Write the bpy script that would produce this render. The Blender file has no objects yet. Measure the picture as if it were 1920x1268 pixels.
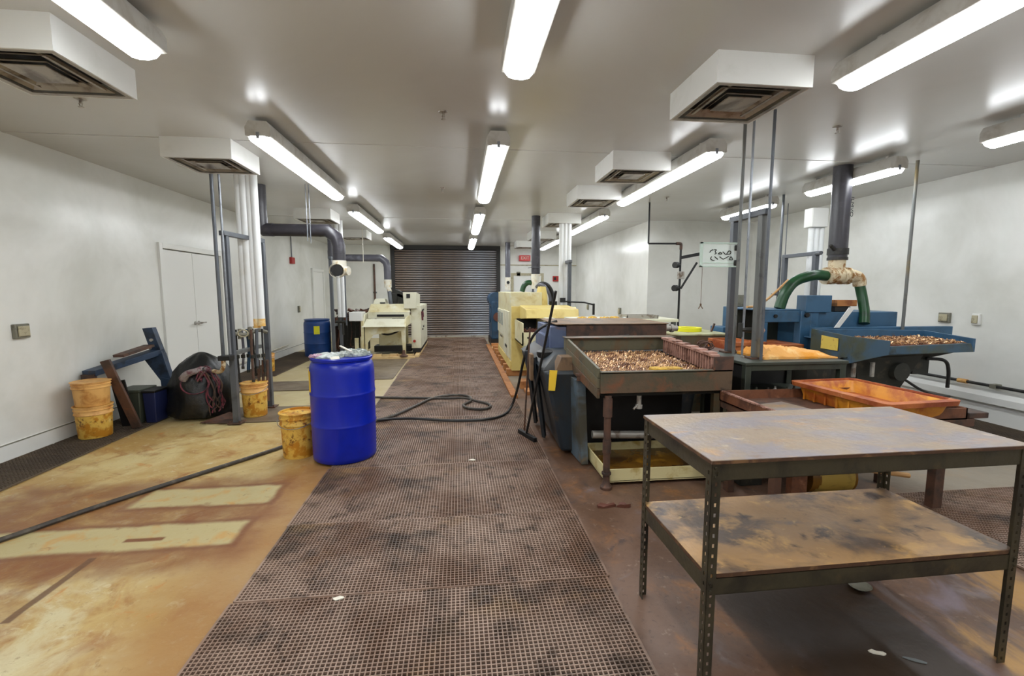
import bpy, math, random
from mathutils import Vector, Matrix, Euler
R = math.radians
rnd = random.Random(7)
sc = bpy.context.scene
COL = sc.collection

# ------------------------------------------------------------ camera, world, exposure
cam_d = bpy.data.cameras.new('camera'); cam = bpy.data.objects.new('camera', cam_d); COL.objects.link(cam)
cam_d.sensor_fit = 'HORIZONTAL'; cam_d.sensor_width = 36.0; cam_d.lens = 36.0 * 850 / 1920
cam_d.clip_start = 0.05; cam_d.clip_end = 60
cam.location = (0, 0, 1.5)
cam.rotation_euler = Euler((R(90 - 6.044), 0, R(-6.54)), 'XYZ')
sc.camera = cam
w = bpy.data.worlds.new('world'); sc.world = w; w.use_nodes = True
w.node_tree.nodes['Background'].inputs[0].default_value = (0.9, 0.93, 1.0, 1)
w.node_tree.nodes['Background'].inputs[1].default_value = 0.15
LAMP = 27.0
sc.view_settings.view_transform = 'Standard'; sc.view_settings.look = 'None'
sc.view_settings.gamma = 1.0; sc.view_settings.exposure = 0.0
sc.view_settings.use_curve_mapping = False
try:
    sc.cycles.max_bounces = 10; sc.cycles.diffuse_bounces = 6; sc.cycles.use_denoising = True
    sc.cycles.sample_clamp_indirect = 6.0
except Exception: pass

# ------------------------------------------------------------ node helper
class NT:
    def __init__(s, m):
        s.t = m.node_tree; s.n = s.t.nodes; s.l = s.t.links
        s.tc = s.n.new('ShaderNodeTexCoord'); s.co = s.tc.outputs['Object']
        s._xyz = None
    def link(s, a, b):
        if isinstance(a, (int, float)): b.default_value = a
        elif isinstance(a, tuple): b.default_value = a if len(a) == 4 else (*a, 1)
        else: s.l.new(a, b)
    def m(s, op, a, b=0.0, clamp=False):
        n = s.n.new('ShaderNodeMath'); n.operation = op; n.use_clamp = clamp
        s.link(a, n.inputs[0]); s.link(b, n.inputs[1]); return n.outputs[0]
    def xyz(s):
        if not s._xyz:
            n = s.n.new('ShaderNodeSeparateXYZ'); s.l.new(s.co, n.inputs[0]); s._xyz = n.outputs
        return s._xyz
    def noise(s, scale, detail=4, dist=0.0, rough=.55, stretch=None, off=None):
        n = s.n.new('ShaderNodeTexNoise'); n.inputs['Scale'].default_value = scale
        n.inputs['Detail'].default_value = detail; n.inputs['Distortion'].default_value = dist
        n.inputs['Roughness'].default_value = rough
        if stretch or off:
            mp = s.n.new('ShaderNodeMapping'); s.l.new(s.co, mp.inputs[0])
            if stretch: mp.inputs['Scale'].default_value = stretch
            if off: mp.inputs['Location'].default_value = off
            s.l.new(mp.outputs[0], n.inputs[0])
        else: s.l.new(s.co, n.inputs[0])
        return n.outputs[0]
    def ramp(s, v, lo, hi):
        n = s.n.new('ShaderNodeMapRange'); n.interpolation_type = 'SMOOTHSTEP'
        s.link(v, n.inputs[0]); n.inputs[1].default_value = lo; n.inputs[2].default_value = hi
        return n.outputs[0]
    def mix(s, f, a, b):
        n = s.n.new('ShaderNodeMix'); n.data_type = 'RGBA'
        s.link(f, n.inputs[0]); s.link(a, n.inputs[6]); s.link(b, n.inputs[7]); return n.outputs[2]
    def rect(s, x0, x1, y0, y1, soft=.03, wob=None):
        X, Yc, _ = s.xyz()
        if wob is not None:
            X = s.m('ADD', X, wob); Yc = s.m('ADD', Yc, wob)
        a = s.ramp(X, x0 - soft, x0 + soft); b = s.m('SUBTRACT', 1, s.ramp(X, x1 - soft, x1 + soft))
        c = s.ramp(Yc, y0 - soft, y0 + soft); d = s.m('SUBTRACT', 1, s.ramp(Yc, y1 - soft, y1 + soft))
        return s.m('MULTIPLY', s.m('MULTIPLY', a, b), s.m('MULTIPLY', c, d))

MATS = {}
def srgb(c):
    return tuple(((v / 255) / 12.92 if v / 255 <= .04045 else ((v / 255 + .055) / 1.055) ** 2.4) for v in c)
def mat(name, rgb, rough=.5, metal=0.0, layers=(), bump=None, coat=0.0, spec=.5, rvar=0.0):
    """layers: (rgb, scale, lo, hi[, stretch])"""
    m = bpy.data.materials.new(name); m.use_nodes = True
    nt = NT(m); b = m.node_tree.nodes['Principled BSDF']
    col = (*srgb(rgb), 1)
    for i, L in enumerate(layers):
        st = L[4] if len(L) > 4 else None
        n = nt.noise(L[1], 5, .4, .6, st, (i * 3.7, i * 1.3, i * 5.1))
        col = nt.mix(nt.ramp(n, L[2], L[3]), col, (*srgb(L[0]), 1))
    nt.link(col, b.inputs['Base Color'])
    if rvar:
        r = nt.noise(6, 4, .3); rr = nt.m('ADD', nt.m('MULTIPLY', nt.m('SUBTRACT', r, .5), rvar * 2), rough, True)
        nt.link(rr, b.inputs['Roughness'])
    else: b.inputs['Roughness'].default_value = rough
    b.inputs['Metallic'].default_value = metal
    b.inputs['Specular IOR Level'].default_value = spec
    if coat: b.inputs['Coat Weight'].default_value = coat; b.inputs['Coat Roughness'].default_value = .1
    if bump:
        bn = nt.n.new('ShaderNodeBump'); bn.inputs['Strength'].default_value = bump[1]; bn.inputs['Distance'].default_value = .01
        nt.l.new(nt.noise(bump[0], 5), bn.inputs['Height']); nt.l.new(bn.outputs[0], b.inputs['Normal'])
    MATS[name] = m
    return m

def mat_floor():
    m = bpy.data.materials.new('stained_concrete'); m.use_nodes = True
    nt = NT(m); b = m.node_tree.nodes['Principled BSDF']; X, Y, Z = nt.xyz()
    c = lambda *v: (*srgb(v), 1)
    # left half: ochre stained concrete, paler away from the aisle
    left = nt.mix(nt.ramp(nt.noise(1.1, 5, .7), .38, .62), c(176, 143, 84), c(204, 185, 132))
    left = nt.mix(nt.ramp(nt.noise(3.2, 6, .6, .65, None, (4, 2, 0)), .5, .72), left, c(150, 100, 48))
    left = nt.mix(nt.ramp(nt.noise(9, 6, .3, .7, None, (1, 7, 0)), .56, .78), left, c(206, 198, 164))
    fg = nt.m('MULTIPLY', nt.rect(-3.6, -1.5, .4, 2.45, .25, nt.m('MULTIPLY', nt.m('SUBTRACT', nt.noise(1.4, 5, .6, .6, None, (2, 2, 0)), .5), 1.2)), nt.ramp(nt.noise(2.2, 6, .5, .65, None, (8, 3, 0)), .40, .58))
    left = nt.mix(nt.m('MULTIPLY', fg, .75), left, c(204, 196, 160))
    left = nt.mix(nt.m('MULTIPLY', nt.ramp(nt.noise(5, 6, .8, .65, None, (3, 9, 0)), .60, .72), .8), left, c(190, 124, 52))
    left = nt.mix(nt.m('MULTIPLY', nt.ramp(nt.noise(24, 6, .4, .75, None, (3, 1, 0)), .56, .70), .55), left, c(128, 96, 58))
    left = nt.mix(nt.m('MULTIPLY', nt.ramp(nt.noise(13, 6, .9, .75, None, (13, 1, 0)), .56, .68), .6), left, c(206, 194, 156))
    edge = nt.m('ADD', X, nt.m('MULTIPLY', nt.noise(1.3, 4), .8))
    left = nt.mix(nt.m('MULTIPLY', nt.ramp(edge, -1.45, -.75), .8), left, c(150, 108, 62))
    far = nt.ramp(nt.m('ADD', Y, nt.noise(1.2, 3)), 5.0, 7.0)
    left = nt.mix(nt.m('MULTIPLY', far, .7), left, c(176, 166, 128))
    wob = nt.m('MULTIPLY', nt.m('SUBTRACT', nt.noise(5, 5), .5), .09)
    wob2 = nt.m('MULTIPLY', nt.m('SUBTRACT', nt.noise(3, 5, 0, .6, None, (9, 0, 0)), .5), .4)
    dirt = nt.ramp(nt.noise(4, 5, .5, .6, None, (3, 3, 3)), .25, .6)
    rust = c(122, 72, 40); pale = c(182, 168, 122)
    # machine-base outlines left on the floor: rusty surround, paler painted pads
    for (x0, x1, y0, y1) in ((-3.3, -1.24, 2.5, 3.72),):
        f = nt.rect(x0, x1, y0, y1, .12, wob2)
        left = nt.mix(nt.m('MULTIPLY', f, nt.m('ADD', nt.m('MULTIPLY', dirt, .5), .3)), left, rust)
    f = nt.rect(-3.4, -2.08, 1.9, 2.62, .1, wob2)
    left = nt.mix(nt.m('MULTIPLY', f, nt.m('MULTIPLY', dirt, .85)), left, rust)
    for (x0, x1, y0, y1) in ((-2.3, -1.37, 3.26, 3.55), (-3.2, -1.38, 2.72, 3.0)):
        f = nt.rect(x0, x1, y0, y1, .025, wob)
        pc = nt.mix(nt.ramp(nt.noise(6, 5, .4, .6, None, (2, 5, 1)), .5, .7), pale, c(190, 150, 88))
        left = nt.mix(nt.m('MULTIPLY', nt.rect(x0-.05, x1+.05, y0-.045, y1+.045, .02, wob), .65), left, c(116, 70, 44))
        left = nt.mix(nt.m('MULTIPLY', f, nt.m('SUBTRACT', .97, nt.m('MULTIPLY', nt.ramp(nt.noise(16, 6, .5, .7), .58, .7), .45))), left, pc)
    f = nt.rect(-2.085, -2.045, 2.15, 2.66, .006, nt.m('MULTIPLY', wob, .2))
    left = nt.mix(nt.m('MULTIPLY', f, .85), left, c(96, 64, 42))
    f = nt.rect(-2.02, -1.8, 2.81, 2.85, .01, nt.m('MULTIPLY', wob, .15))
    left = nt.mix(f, left, c(120, 76, 46))
    # right half: dark brown purple grime
    right = nt.mix(nt.ramp(nt.noise(1.6, 6, .8), .35, .65), c(88, 62, 44), c(112, 86, 70))
    right = nt.mix(nt.ramp(nt.noise(2.7, 6, .5, .65, None, (6, 1, 0)), .52, .72), right, c(142, 96, 54))
    right = nt.mix(nt.ramp(nt.noise(3.5, 6, .5, .6, None, (1, 8, 0)), .56, .75), right, c(60, 52, 52))
    right = nt.mix(nt.ramp(nt.noise(14, 6, .3, .7, None, (5, 5, 0)), .58, .76), right, c(150, 130, 116))
    right = nt.mix(nt.m('MULTIPLY', nt.ramp(nt.noise(34, 6, .5, .8, None, (7, 5, 0)), .54, .68), .6), right, c(58, 42, 34))
    right = nt.mix(nt.m('MULTIPLY', nt.ramp(nt.noise(1.9, 5, .8, .6, None, (2, 12, 0)), .55, .66), .7), right, c(120, 108, 108))
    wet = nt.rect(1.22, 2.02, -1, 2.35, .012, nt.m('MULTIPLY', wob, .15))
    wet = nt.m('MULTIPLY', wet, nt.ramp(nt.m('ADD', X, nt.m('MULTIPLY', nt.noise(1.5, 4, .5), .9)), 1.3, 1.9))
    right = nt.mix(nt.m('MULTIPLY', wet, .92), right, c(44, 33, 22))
    strk = nt.rect(2.03, 2.9, 1.3, 2.2, .05, wob2)
    right = nt.mix(nt.m('MULTIPLY', nt.m('MULTIPLY', strk, nt.ramp(nt.noise(3, 5, .6, .6, (1, .4, 1), (4, 4, 0)), .52, .66)), .8), right, c(176, 132, 64))
    right = nt.mix(nt.m('MULTIPLY', nt.m('MULTIPLY', strk, nt.ramp(nt.noise(4, 5, .6, .6, (1, .4, 1), (9, 4, 0)), .5, .66)), .7), right, c(120, 108, 118))
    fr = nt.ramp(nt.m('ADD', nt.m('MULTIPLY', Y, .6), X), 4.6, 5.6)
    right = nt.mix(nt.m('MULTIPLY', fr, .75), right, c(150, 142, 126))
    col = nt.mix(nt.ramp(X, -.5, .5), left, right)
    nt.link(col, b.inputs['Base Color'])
    rg = nt.m('ADD', nt.m('MULTIPLY', nt.noise(2.4, 5, .5), .55), .18, True)
    nt.link(rg, b.inputs['Roughness'])
    bn = nt.n.new('ShaderNodeBump'); bn.inputs['Strength'].default_value = .35; bn.inputs['Distance'].default_value = .008
    nt.l.new(nt.noise(18, 6), bn.inputs['Height']); nt.l.new(bn.outputs[0], b.inputs['Normal'])
    MATS['floor'] = m; return m

def emis(name, rgb, strength):
    m = bpy.data.materials.new(name); m.use_nodes = True
    b = m.node_tree.nodes['Principled BSDF']
    b.inputs['Base Color'].default_value = (.8, .8, .8, 1)
    b.inputs['Emission Color'].default_value = (*rgb, 1); b.inputs['Emission Strength'].default_value = strength
    MATS[name] = m; return m

F = mat_floor()
M = lambda n: MATS[n]
mat('wall', (230, 230, 225), .24, layers=[((208, 208, 200), .8, .35, .75)], bump=(2, .05))
mat('ceiling', (206, 206, 203), .27, layers=[((198, 196, 190), .5, .3, .7)], bump=(1.3, .05), spec=.6)
mat('white_paint', (232, 232, 228), .35)
mat('white_box', (226, 226, 222), .4, layers=[((206, 206, 198), 3, .5, .8)])
mat('diffuser', (168, 160, 148), .35, .3, layers=[((96, 82, 68), 5, .45, .7)])
mat('dark_gap', (26, 24, 22), .6)
mat('fixture', (196, 194, 188), .4, layers=[((172, 166, 156), 6, .45, .7)])
emis('lens', (.93, .97, 1.0), LAMP)
mat('mat_rubber', (150, 126, 110), .5, layers=[((112, 84, 66), 1.7, .38, .64), ((70, 58, 50), 2.6, .52, .72), ((160, 128, 92), 1.1, .58, .8), ((92, 74, 62), 9, .52, .7)], rvar=.12)
mat('mat_dark', (92, 78, 62), .7, layers=[((72, 60, 50), 1.7, .35, .65), ((120, 98, 72), 3, .55, .8)])
mat('mat_plate', (118, 104, 84), .5, layers=[((90, 74, 58), 1.2, .35, .65)], rvar=.2)
mat('mat_back', (17, 12, 9), .9)
mat('blue_plastic', (4, 34, 172), .3, layers=[((4, 28, 146), 2.5, .4, .7)], rvar=.05)
mat('blue_plastic_dull', (24, 66, 132), .42, layers=[((18, 50, 104), 2.5, .4, .7)])
mat('yellow_rust', (226, 184, 84), .5, layers=[((196, 132, 34), 12, .42, .58), ((116, 66, 22), 17, .56, .68), ((238, 208, 132), 9, .6, .74)], bump=(20, .4))
mat('yellow_tan', (226, 176, 104), .5, layers=[((190, 128, 60), 9, .45, .7)], bump=(20, .2))
mat('rust_rim', (190, 126, 56), .6, layers=[((110, 56, 24), 12, .4, .65)], bump=(24, .5))
mat('gray_steel', (92, 96, 102), .42, .25, layers=[((70, 72, 76), 5, .5, .75)])
mat('gray_steel_stained', (106, 108, 106), .45, .2, layers=[((128, 110, 70), 2.5, .5, .66, (1, 1, .5)), ((80, 80, 80), 7, .55, .75)])
mat('galv', (140, 144, 150), .35, .5, layers=[((110, 112, 116), 6, .45, .7)])
mat('white_insul', (228, 230, 230), .35, layers=[((214, 212, 204), 2, .5, .75)])
mat('insul_stain', (224, 176, 96), .5, layers=[((236, 220, 176), 9, .42, .65)])
mat('black_pipe', (52, 50, 56), .35, layers=[((72, 70, 78), 7, .5, .7)], bump=(9, .2))
mat('gray_pipe', (92, 92, 102), .32, layers=[((120, 122, 134), 5, .5, .7)])
mat('pvc', (226, 222, 208), .35, layers=[((206, 180, 130), 12, .5, .7)])
mat('pvc_dirty', (214, 200, 168), .5, layers=[((150, 104, 50), 11, .46, .6), ((236, 228, 206), 15, .58, .75)])
mat('green_hose', (22, 70, 36), .35, layers=[((14, 44, 24), 8, .45, .7)])
mat('black_rubber', (30, 29, 28), .45, layers=[((64, 60, 54), 8, .5, .75)])
mat('hose_gray', (58, 52, 46), .5, layers=[((92, 84, 72), 10, .5, .7)])
mat('black', (18, 18, 19), .5)
mat('bag', (18, 20, 22), .38, layers=[((38, 34, 30), 4, .5, .75)], bump=(9, 1.0))
mat('cord_red', (112, 44, 58), .6, layers=[((60, 30, 40), 20, .45, .6)])
mat('cloth_gray', (150, 140, 138), .8, layers=[((110, 70, 76), 14, .45, .65)])
mat('blue_bracket', (44, 62, 86), .5, layers=[((26, 36, 50), 6, .45, .65), ((80, 60, 44), 12, .62, .75)])
mat('brown_steel', (92, 64, 50), .6, layers=[((58, 46, 40), 6, .42, .65), ((120, 72, 44), 10, .58, .75)], bump=(24, .35))
mat('mach_steel', (98, 80, 62), .5, .15, layers=[((78, 74, 58), 3.4, .42, .62), ((118, 78, 54), 6, .52, .7), ((52, 44, 40), 9, .6, .78)], bump=(30, .35))
mat('mach_green', (98, 94, 74), .5, .1, layers=[((108, 84, 58), 4, .46, .64), ((66, 72, 62), 7, .54, .72)], bump=(26, .25))
mat('mach_green_top', (168, 168, 130), .5, layers=[((130, 120, 84), 4, .48, .66)])
mat('rust_pink', (176, 134, 118), .55, layers=[((112, 76, 62), 9, .45, .65)], bump=(30, .4))
mat('tray_rust', (116, 72, 48), .55, layers=[((82, 50, 36), 6, .42, .62), ((150, 104, 76), 11, .58, .75)], bump=(26, .4))
mat('tank_blue', (34, 44, 52), .5, layers=[((46, 42, 36), 3, .38, .6, (1.5, 1.5, .7)), ((30, 32, 34), 6, .5, .72), ((86, 66, 48), 5, .6, .8)], bump=(14, .2))
mat('tank_rib', (92, 108, 120), .45, layers=[((70, 66, 54), 3, .45, .65), ((120, 100, 70), 5, .58, .75)])
mat('cab_blue', (88, 100, 128), .5, layers=[((128, 96, 84), 5, .52, .7), ((74, 84, 120), 3, .45, .7)])
mat('bracket_tan', (120, 94, 68), .55, layers=[((80, 64, 50), 6, .45, .65)])
mat('yellow_tag', (236, 196, 50), .5, layers=[((190, 140, 40), 20, .6, .8)])
mat('yellow_bright', (226, 222, 40), .5)
mat('placard', (214, 186, 84), .55, layers=[((170, 130, 60), 22, .55, .72)])
mat('media', (206, 162, 116), .28, .4, layers=[((104, 62, 38), 14, .44, .6), ((232, 210, 182), 30, .58, .72)])
mat('cream', (214, 206, 166), .45, layers=[((190, 172, 120), 3, .5, .72), ((222, 220, 200), 5, .5, .7)])
mat('cream_light', (216, 214, 192), .45, layers=[((196, 190, 158), 3, .5, .72)])
mat('cream_yellow', (222, 200, 122), .45, layers=[((196, 164, 84), 4, .5, .72)])
mat('glass_panel', (150, 158, 150), .15)
mat('wood_pallet', (176, 118, 66), .65, layers=[((132, 78, 40), 4, .42, .65, (1, 6, 1)), ((198, 150, 96), 6, .58, .75)], bump=(14, .3))
mat('wood_pale', (206, 178, 128), .65, layers=[((170, 128, 80), 5, .5, .7)], bump=(14, .3))
mat('navy_blue', (34, 70, 100), .45, layers=[((24, 48, 70), 4, .45, .7)])
mat('mach_blue', (54, 94, 126), .45, layers=[((44, 76, 100), 3, .45, .7), ((84, 78, 66), 6, .62, .78)])
mat('mach_blue_dirty', (56, 82, 102), .5, layers=[((66, 72, 58), 3, .42, .62), ((40, 48, 52), 5, .55, .72), ((110, 96, 58), 8, .64, .78)])
mat('rack_green', (52, 58, 48), .5, layers=[((36, 38, 34), 5, .45, .7)])
mat('orange_foam', (232, 170, 92), .75, layers=[((226, 150, 40), 3, .5, .62), ((244, 206, 140), 8, .55, .75)], bump=(26, .6))
mat('tub_orange', (214, 144, 40), .42, layers=[((168, 84, 30), 4, .42, .62), ((224, 160, 40), 6, .55, .72)], bump=(22, .25))
mat('tub_rust', (184, 104, 54), .5, layers=[((140, 62, 26), 5, .42, .62), ((206, 146, 100), 9, .58, .75)], bump=(24, .4))
mat('table_steel', (72, 66, 50), .42, .2, layers=[((50, 46, 38), 5, .42, .65), ((92, 78, 54), 8, .6, .76)], bump=(30, .2))
mat('table_edge', (78, 52, 34), .7, layers=[((120, 88, 56), 14, .5, .7)])
mat('ply_top', (140, 122, 102), .38, layers=[((126, 118, 120), 3.2, .42, .6, (1, 1.8, 1)), ((160, 124, 84), 4.5, .54, .72, (1, 2, 1)), ((112, 78, 54), 9, .62, .76, (1, 2.2, 1)), ((178, 158, 132), 13, .6, .78)], bump=(40, .25), rvar=.2)
mat('ply_shelf', (176, 138, 92), .42, layers=[((104, 84, 68), 2.6, .42, .60, (1, 1.5, 1)), ((204, 160, 98), 6, .52, .68), ((66, 48, 38), 7, .56, .70), ((134, 116, 104), 4, .58, .72), ((214, 176, 116), 16, .62, .76)], bump=(40, .25), rvar=.2)
mat('drip_cream', (214, 202, 152), .5, layers=[((178, 150, 84), 6, .5, .72)])
mat('drip_liquid', (120, 82, 26), .18, layers=[((70, 44, 20), 3, .4, .65), ((168, 120, 34), 4, .58, .75)])
mat('alum', (176, 172, 164), .35, .4, layers=[((120, 104, 90), 9, .5, .7)])
mat('door_slat', (140, 132, 128), .34, .2, layers=[((128, 108, 92), .9, .4, .62, (.3, 1, 3)), ((166, 172, 182), 1.3, .52, .7, (.3, 1, 3))])
mat('door_dark', (34, 32, 30), .5)
mat('alarm_red', (170, 40, 36), .4)
mat('exit_red', (214, 60, 62), .4)
mat('outlet_gray', (124, 122, 108), .5, layers=[((84, 80, 66), 20, .5, .7)])
mat('outlet_plate', (176, 168, 140), .5, layers=[((120, 108, 84), 20, .5, .7)])
mat('bin_green', (66, 70, 58), .5)
mat('bin_navy', (28, 36, 76), .5)
mat('paper', (222, 216, 200), .6)
mat('plastic_film', (178, 184, 178), .25, layers=[((120, 128, 122), 14, .45, .65), ((216, 218, 216), 20, .6, .75)], bump=(30, .8))
mat('film_dull', (96, 100, 100), .5)
mat('canister_yellow', (168, 140, 62), .55, layers=[((110, 90, 40), 6, .45, .65)])
mat('plastic_pink', (178, 140, 160), .3, bump=(30, .8))
mat('brown_junk', (96, 58, 42), .6, layers=[((44, 30, 26), 6, .4, .62), ((140, 84, 56), 10, .6, .75)], bump=(20, .6))
mat('junk_dark', (38, 38, 32), .6, layers=[((70, 62, 50), 10, .55, .72)])
mat('leaf_rust', (96, 54, 40), .6, layers=[((150, 104, 80), 12, .55, .72)])
mat('pale_wood_pole', (196, 150, 96), .6)
mat('tape', (206, 226, 214), .3)
mat('rag_yellow', (206, 166, 66), .8, layers=[((160, 120, 50), 30, .45, .65)], bump=(40, .8))
gl = bpy.data.materials.new('clear_plate'); gl.use_nodes = True
_b = gl.node_tree.nodes['Principled BSDF']; _b.inputs['Base Color'].default_value = (.86, .93, .89, 1)
_b.inputs['Roughness'].default_value = .25; _b.inputs['Alpha'].default_value = .55; MATS['clear_plate'] = gl

# ------------------------------------------------------------ mesh builder
class MB:
    def __init__(s): s.v = []; s.f = []
    def add(s, vs, fs):
        o = len(s.v); s.v += [tuple(p) for p in vs]; s.f += [tuple(i + o for i in f) for f in fs]; return s
    def box(s, x0, x1, y0, y1, z0, z1):
        return s.add([(x0,y0,z0),(x1,y0,z0),(x1,y1,z0),(x0,y1,z0),(x0,y0,z1),(x1,y0,z1),(x1,y1,z1),(x0,y1,z1)],
                     [(0,3,2,1),(4,5,6,7),(0,1,5,4),(1,2,6,5),(2,3,7,6),(3,0,4,7)])
    def obox(s, c, size, rot=(0,0,0)):
        m = Euler([R(a) for a in rot]).to_matrix(); hx, hy, hz = [v/2 for v in size]; c = Vector(c)
        vs = [c + m @ Vector(p) for p in ((-hx,-hy,-hz),(hx,-hy,-hz),(hx,hy,-hz),(-hx,hy,-hz),(-hx,-hy,hz),(hx,-hy,hz),(hx,hy,hz),(-hx,hy,hz))]
        return s.add(vs, [(0,3,2,1),(4,5,6,7),(0,1,5,4),(1,2,6,5),(2,3,7,6),(3,0,4,7)])
    def bar(s, p0, p1, a, b, up=(0,0,1)):
        """square bar from p0 to p1"""
        p0 = Vector(p0); p1 = Vector(p1); d = (p1-p0).normalized(); u = Vector(up)
        if abs(d.dot(u)) > .95: u = Vector((1,0,0))
        x = d.cross(u).normalized() * a/2; y = x.cross(d).normalized() * b/2
        vs = [q + i*x + j*y for q in (p0,p1) for (i,j) in ((-1,-1),(1,-1),(1,1),(-1,1))]
        return s.add(vs, [(3,2,1,0),(4,5,6,7),(0,1,5,4),(1,2,6,5),(2,3,7,6),(3,0,4,7)])
    def hexa(s, b, t):
        return s.add(list(b)+list(t), [(0,3,2,1),(4,5,6,7),(0,1,5,4),(1,2,6,5),(2,3,7,6),(3,0,4,7)])
    def cyl(s, p0, p1, r0, r1=None, n=16, caps=True):
        r1 = r0 if r1 is None else r1
        p0 = Vector(p0); p1 = Vector(p1); d = (p1-p0).normalized()
        u = Vector((0,0,1)) if abs(d.z) < .9 else Vector((1,0,0))
        x = d.cross(u).normalized(); y = d.cross(x).normalized()
        vs = []
        for q, r in ((p0,r0),(p1,r1)):
            for i in range(n):
                a = 2*math.pi*i/n; vs.append(q + x*math.cos(a)*r + y*math.sin(a)*r)
        fs = [(i, (i+1)%n, n+(i+1)%n, n+i) for i in range(n)]
        if caps: fs += [tuple(range(n-1,-1,-1)), tuple(range(n,2*n))]
        return s.add(vs, fs)
    def tube(s, pts, r, n=10, spline=True, sub=8, caps=True):
        P = [Vector(p) for p in pts]
        if spline and len(P) > 2:
            Q = [P[0]*2-P[1]] + P + [P[-1]*2-P[-2]]; o = []
            for i in range(1, len(Q)-2):
                a,b,c,d = Q[i-1],Q[i],Q[i+1],Q[i+2]
                for k in range(sub):
                    t = k/sub
                    o.append(.5*((2*b)+(c-a)*t+(2*a-5*b+4*c-d)*t*t+(3*b-a-3*c+d)*t**3))
            o.append(P[-1]); P = o
        rr = r if isinstance(r, (list,tuple)) else None
        vs = []; prev = None
        for i, p in enumerate(P):
            d = (P[min(i+1,len(P)-1)] - P[max(i-1,0)]).normalized()
            if prev is None:
                u = Vector((0,0,1)) if abs(d.z) < .9 else Vector((1,0,0)); x = d.cross(u).normalized()
            else:
                x = (prev - d*prev.dot(d)).normalized()
            prev = x; y = d.cross(x)
            ri = (rr[0] + (rr[1]-rr[0])*i/(len(P)-1)) if rr else r
            for k in range(n):
                a = 2*math.pi*k/n; vs.append(p + x*math.cos(a)*ri + y*math.sin(a)*ri)
        fs = [(i*n+k, i*n+(k+1)%n, (i+1)*n+(k+1)%n, (i+1)*n+k) for i in range(len(P)-1) for k in range(n)]
        if caps: fs += [tuple(range(n-1,-1,-1)), tuple((len(P)-1)*n+k for k in range(n))]
        return s.add(vs, fs)
    def lathe(s, prof, c=(0,0,0), n=32, f=None):
        vs = []
        for (r, z) in prof:
            for k in range(n):
                a = 2*math.pi*k/n; rr = r*(f(a,z) if f else 1)
                vs.append((c[0]+rr*math.cos(a), c[1]+rr*math.sin(a), c[2]+z))
        fs = [(i*n+k, i*n+(k+1)%n, (i+1)*n+(k+1)%n, (i+1)*n+k) for i in range(len(prof)-1) for k in range(n)]
        if prof[0][0] > 1e-4: fs.append(tuple(range(n-1,-1,-1)))
        if prof[-1][0] > 1e-4: fs.append(tuple((len(prof)-1)*n+k for k in range(n)))
        return s.add(vs, fs)
    def prism(s, poly, axis, a0, a1):
        def P(p, a): return (a,p[0],p[1]) if axis=='x' else (p[0],a,p[1]) if axis=='y' else (p[0],p[1],a)
        n = len(poly)
        return s.add([P(p,a0) for p in poly]+[P(p,a1) for p in poly],
                     [tuple(range(n-1,-1,-1)), tuple(range(n,2*n))]+[(i,(i+1)%n,n+(i+1)%n,n+i) for i in range(n)])
    def xf(s, m): s.v = [tuple(m @ Vector(p)) for p in s.v]; return s
    def jitter(s, a, r=rnd): s.v = [(x+r.uniform(-a,a), y+r.uniform(-a,a), z+r.uniform(-a,a)) for x,y,z in s.v]; return s

def rootloc(o):
    v = Vector((0,0,0))
    while o is not None: v += o.location; o = o.parent
    return v
def build(name, mb, mt, parent=None, bevel=0.0, label=None, origin=None, kind=None, ang=35):
    me = bpy.data.meshes.new(name)
    off = rootloc(parent) if parent else Vector(origin or (0,0,0))
    me.from_pydata([(x-off.x, y-off.y, z-off.z) for x,y,z in mb.v], [], mb.f)
    me.validate()
    import bmesh
    bm = bmesh.new(); bm.from_mesh(me); bmesh.ops.recalc_face_normals(bm, faces=bm.faces); bm.to_mesh(me); bm.free()
    me.polygons.foreach_set('use_smooth', [True]*len(me.polygons))
    me.set_sharp_from_angle(angle=R(ang))
    me.materials.append(M(mt))
    o = bpy.data.objects.new(name, me); COL.objects.link(o)
    if parent: o.parent = parent
    else: o.location = off
    if bevel:
        b = o.modifiers.new('bevel', 'BEVEL'); b.width = bevel; b.segments = 2; b.limit_method = 'ANGLE'; b.angle_limit = R(40)
    if label: o['label'] = label
    if kind: o['kind'] = kind
    return o
def thing(name, label, cat, loc, group=None):
    o = bpy.data.objects.new(name, None); COL.objects.link(o); o.location = loc; o.empty_display_size = .05
    o['label'] = label; o['category'] = cat
    if group: o['group'] = group
    return o
def one(name, label, cat, mb, mt, origin, group=None, bevel=0.0):
    o = build(name, mb, mt, None, bevel, label, origin); o['category'] = cat
    if group: o['group'] = group
    return o
def struct(name, mb, mt, parent=None, bevel=0, origin=None):
    o = build(name, mb, mt, parent, bevel, origin=origin)
    if not parent: o['kind'] = 'structure'
    return o
def dup(root, loc, label=None, rotz=None):
    r = root.copy(); COL.objects.link(r); r.location = loc
    if label: r['label'] = label
    if rotz is not None: r.rotation_euler = (0,0,rotz)
    for ch in list(root.children):
        c = ch.copy(); COL.objects.link(c); c.parent = r
        for g in list(ch.children):
            d = g.copy(); COL.objects.link(d); d.parent = c
    return r
def B(*a): return MB().box(*a)

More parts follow.
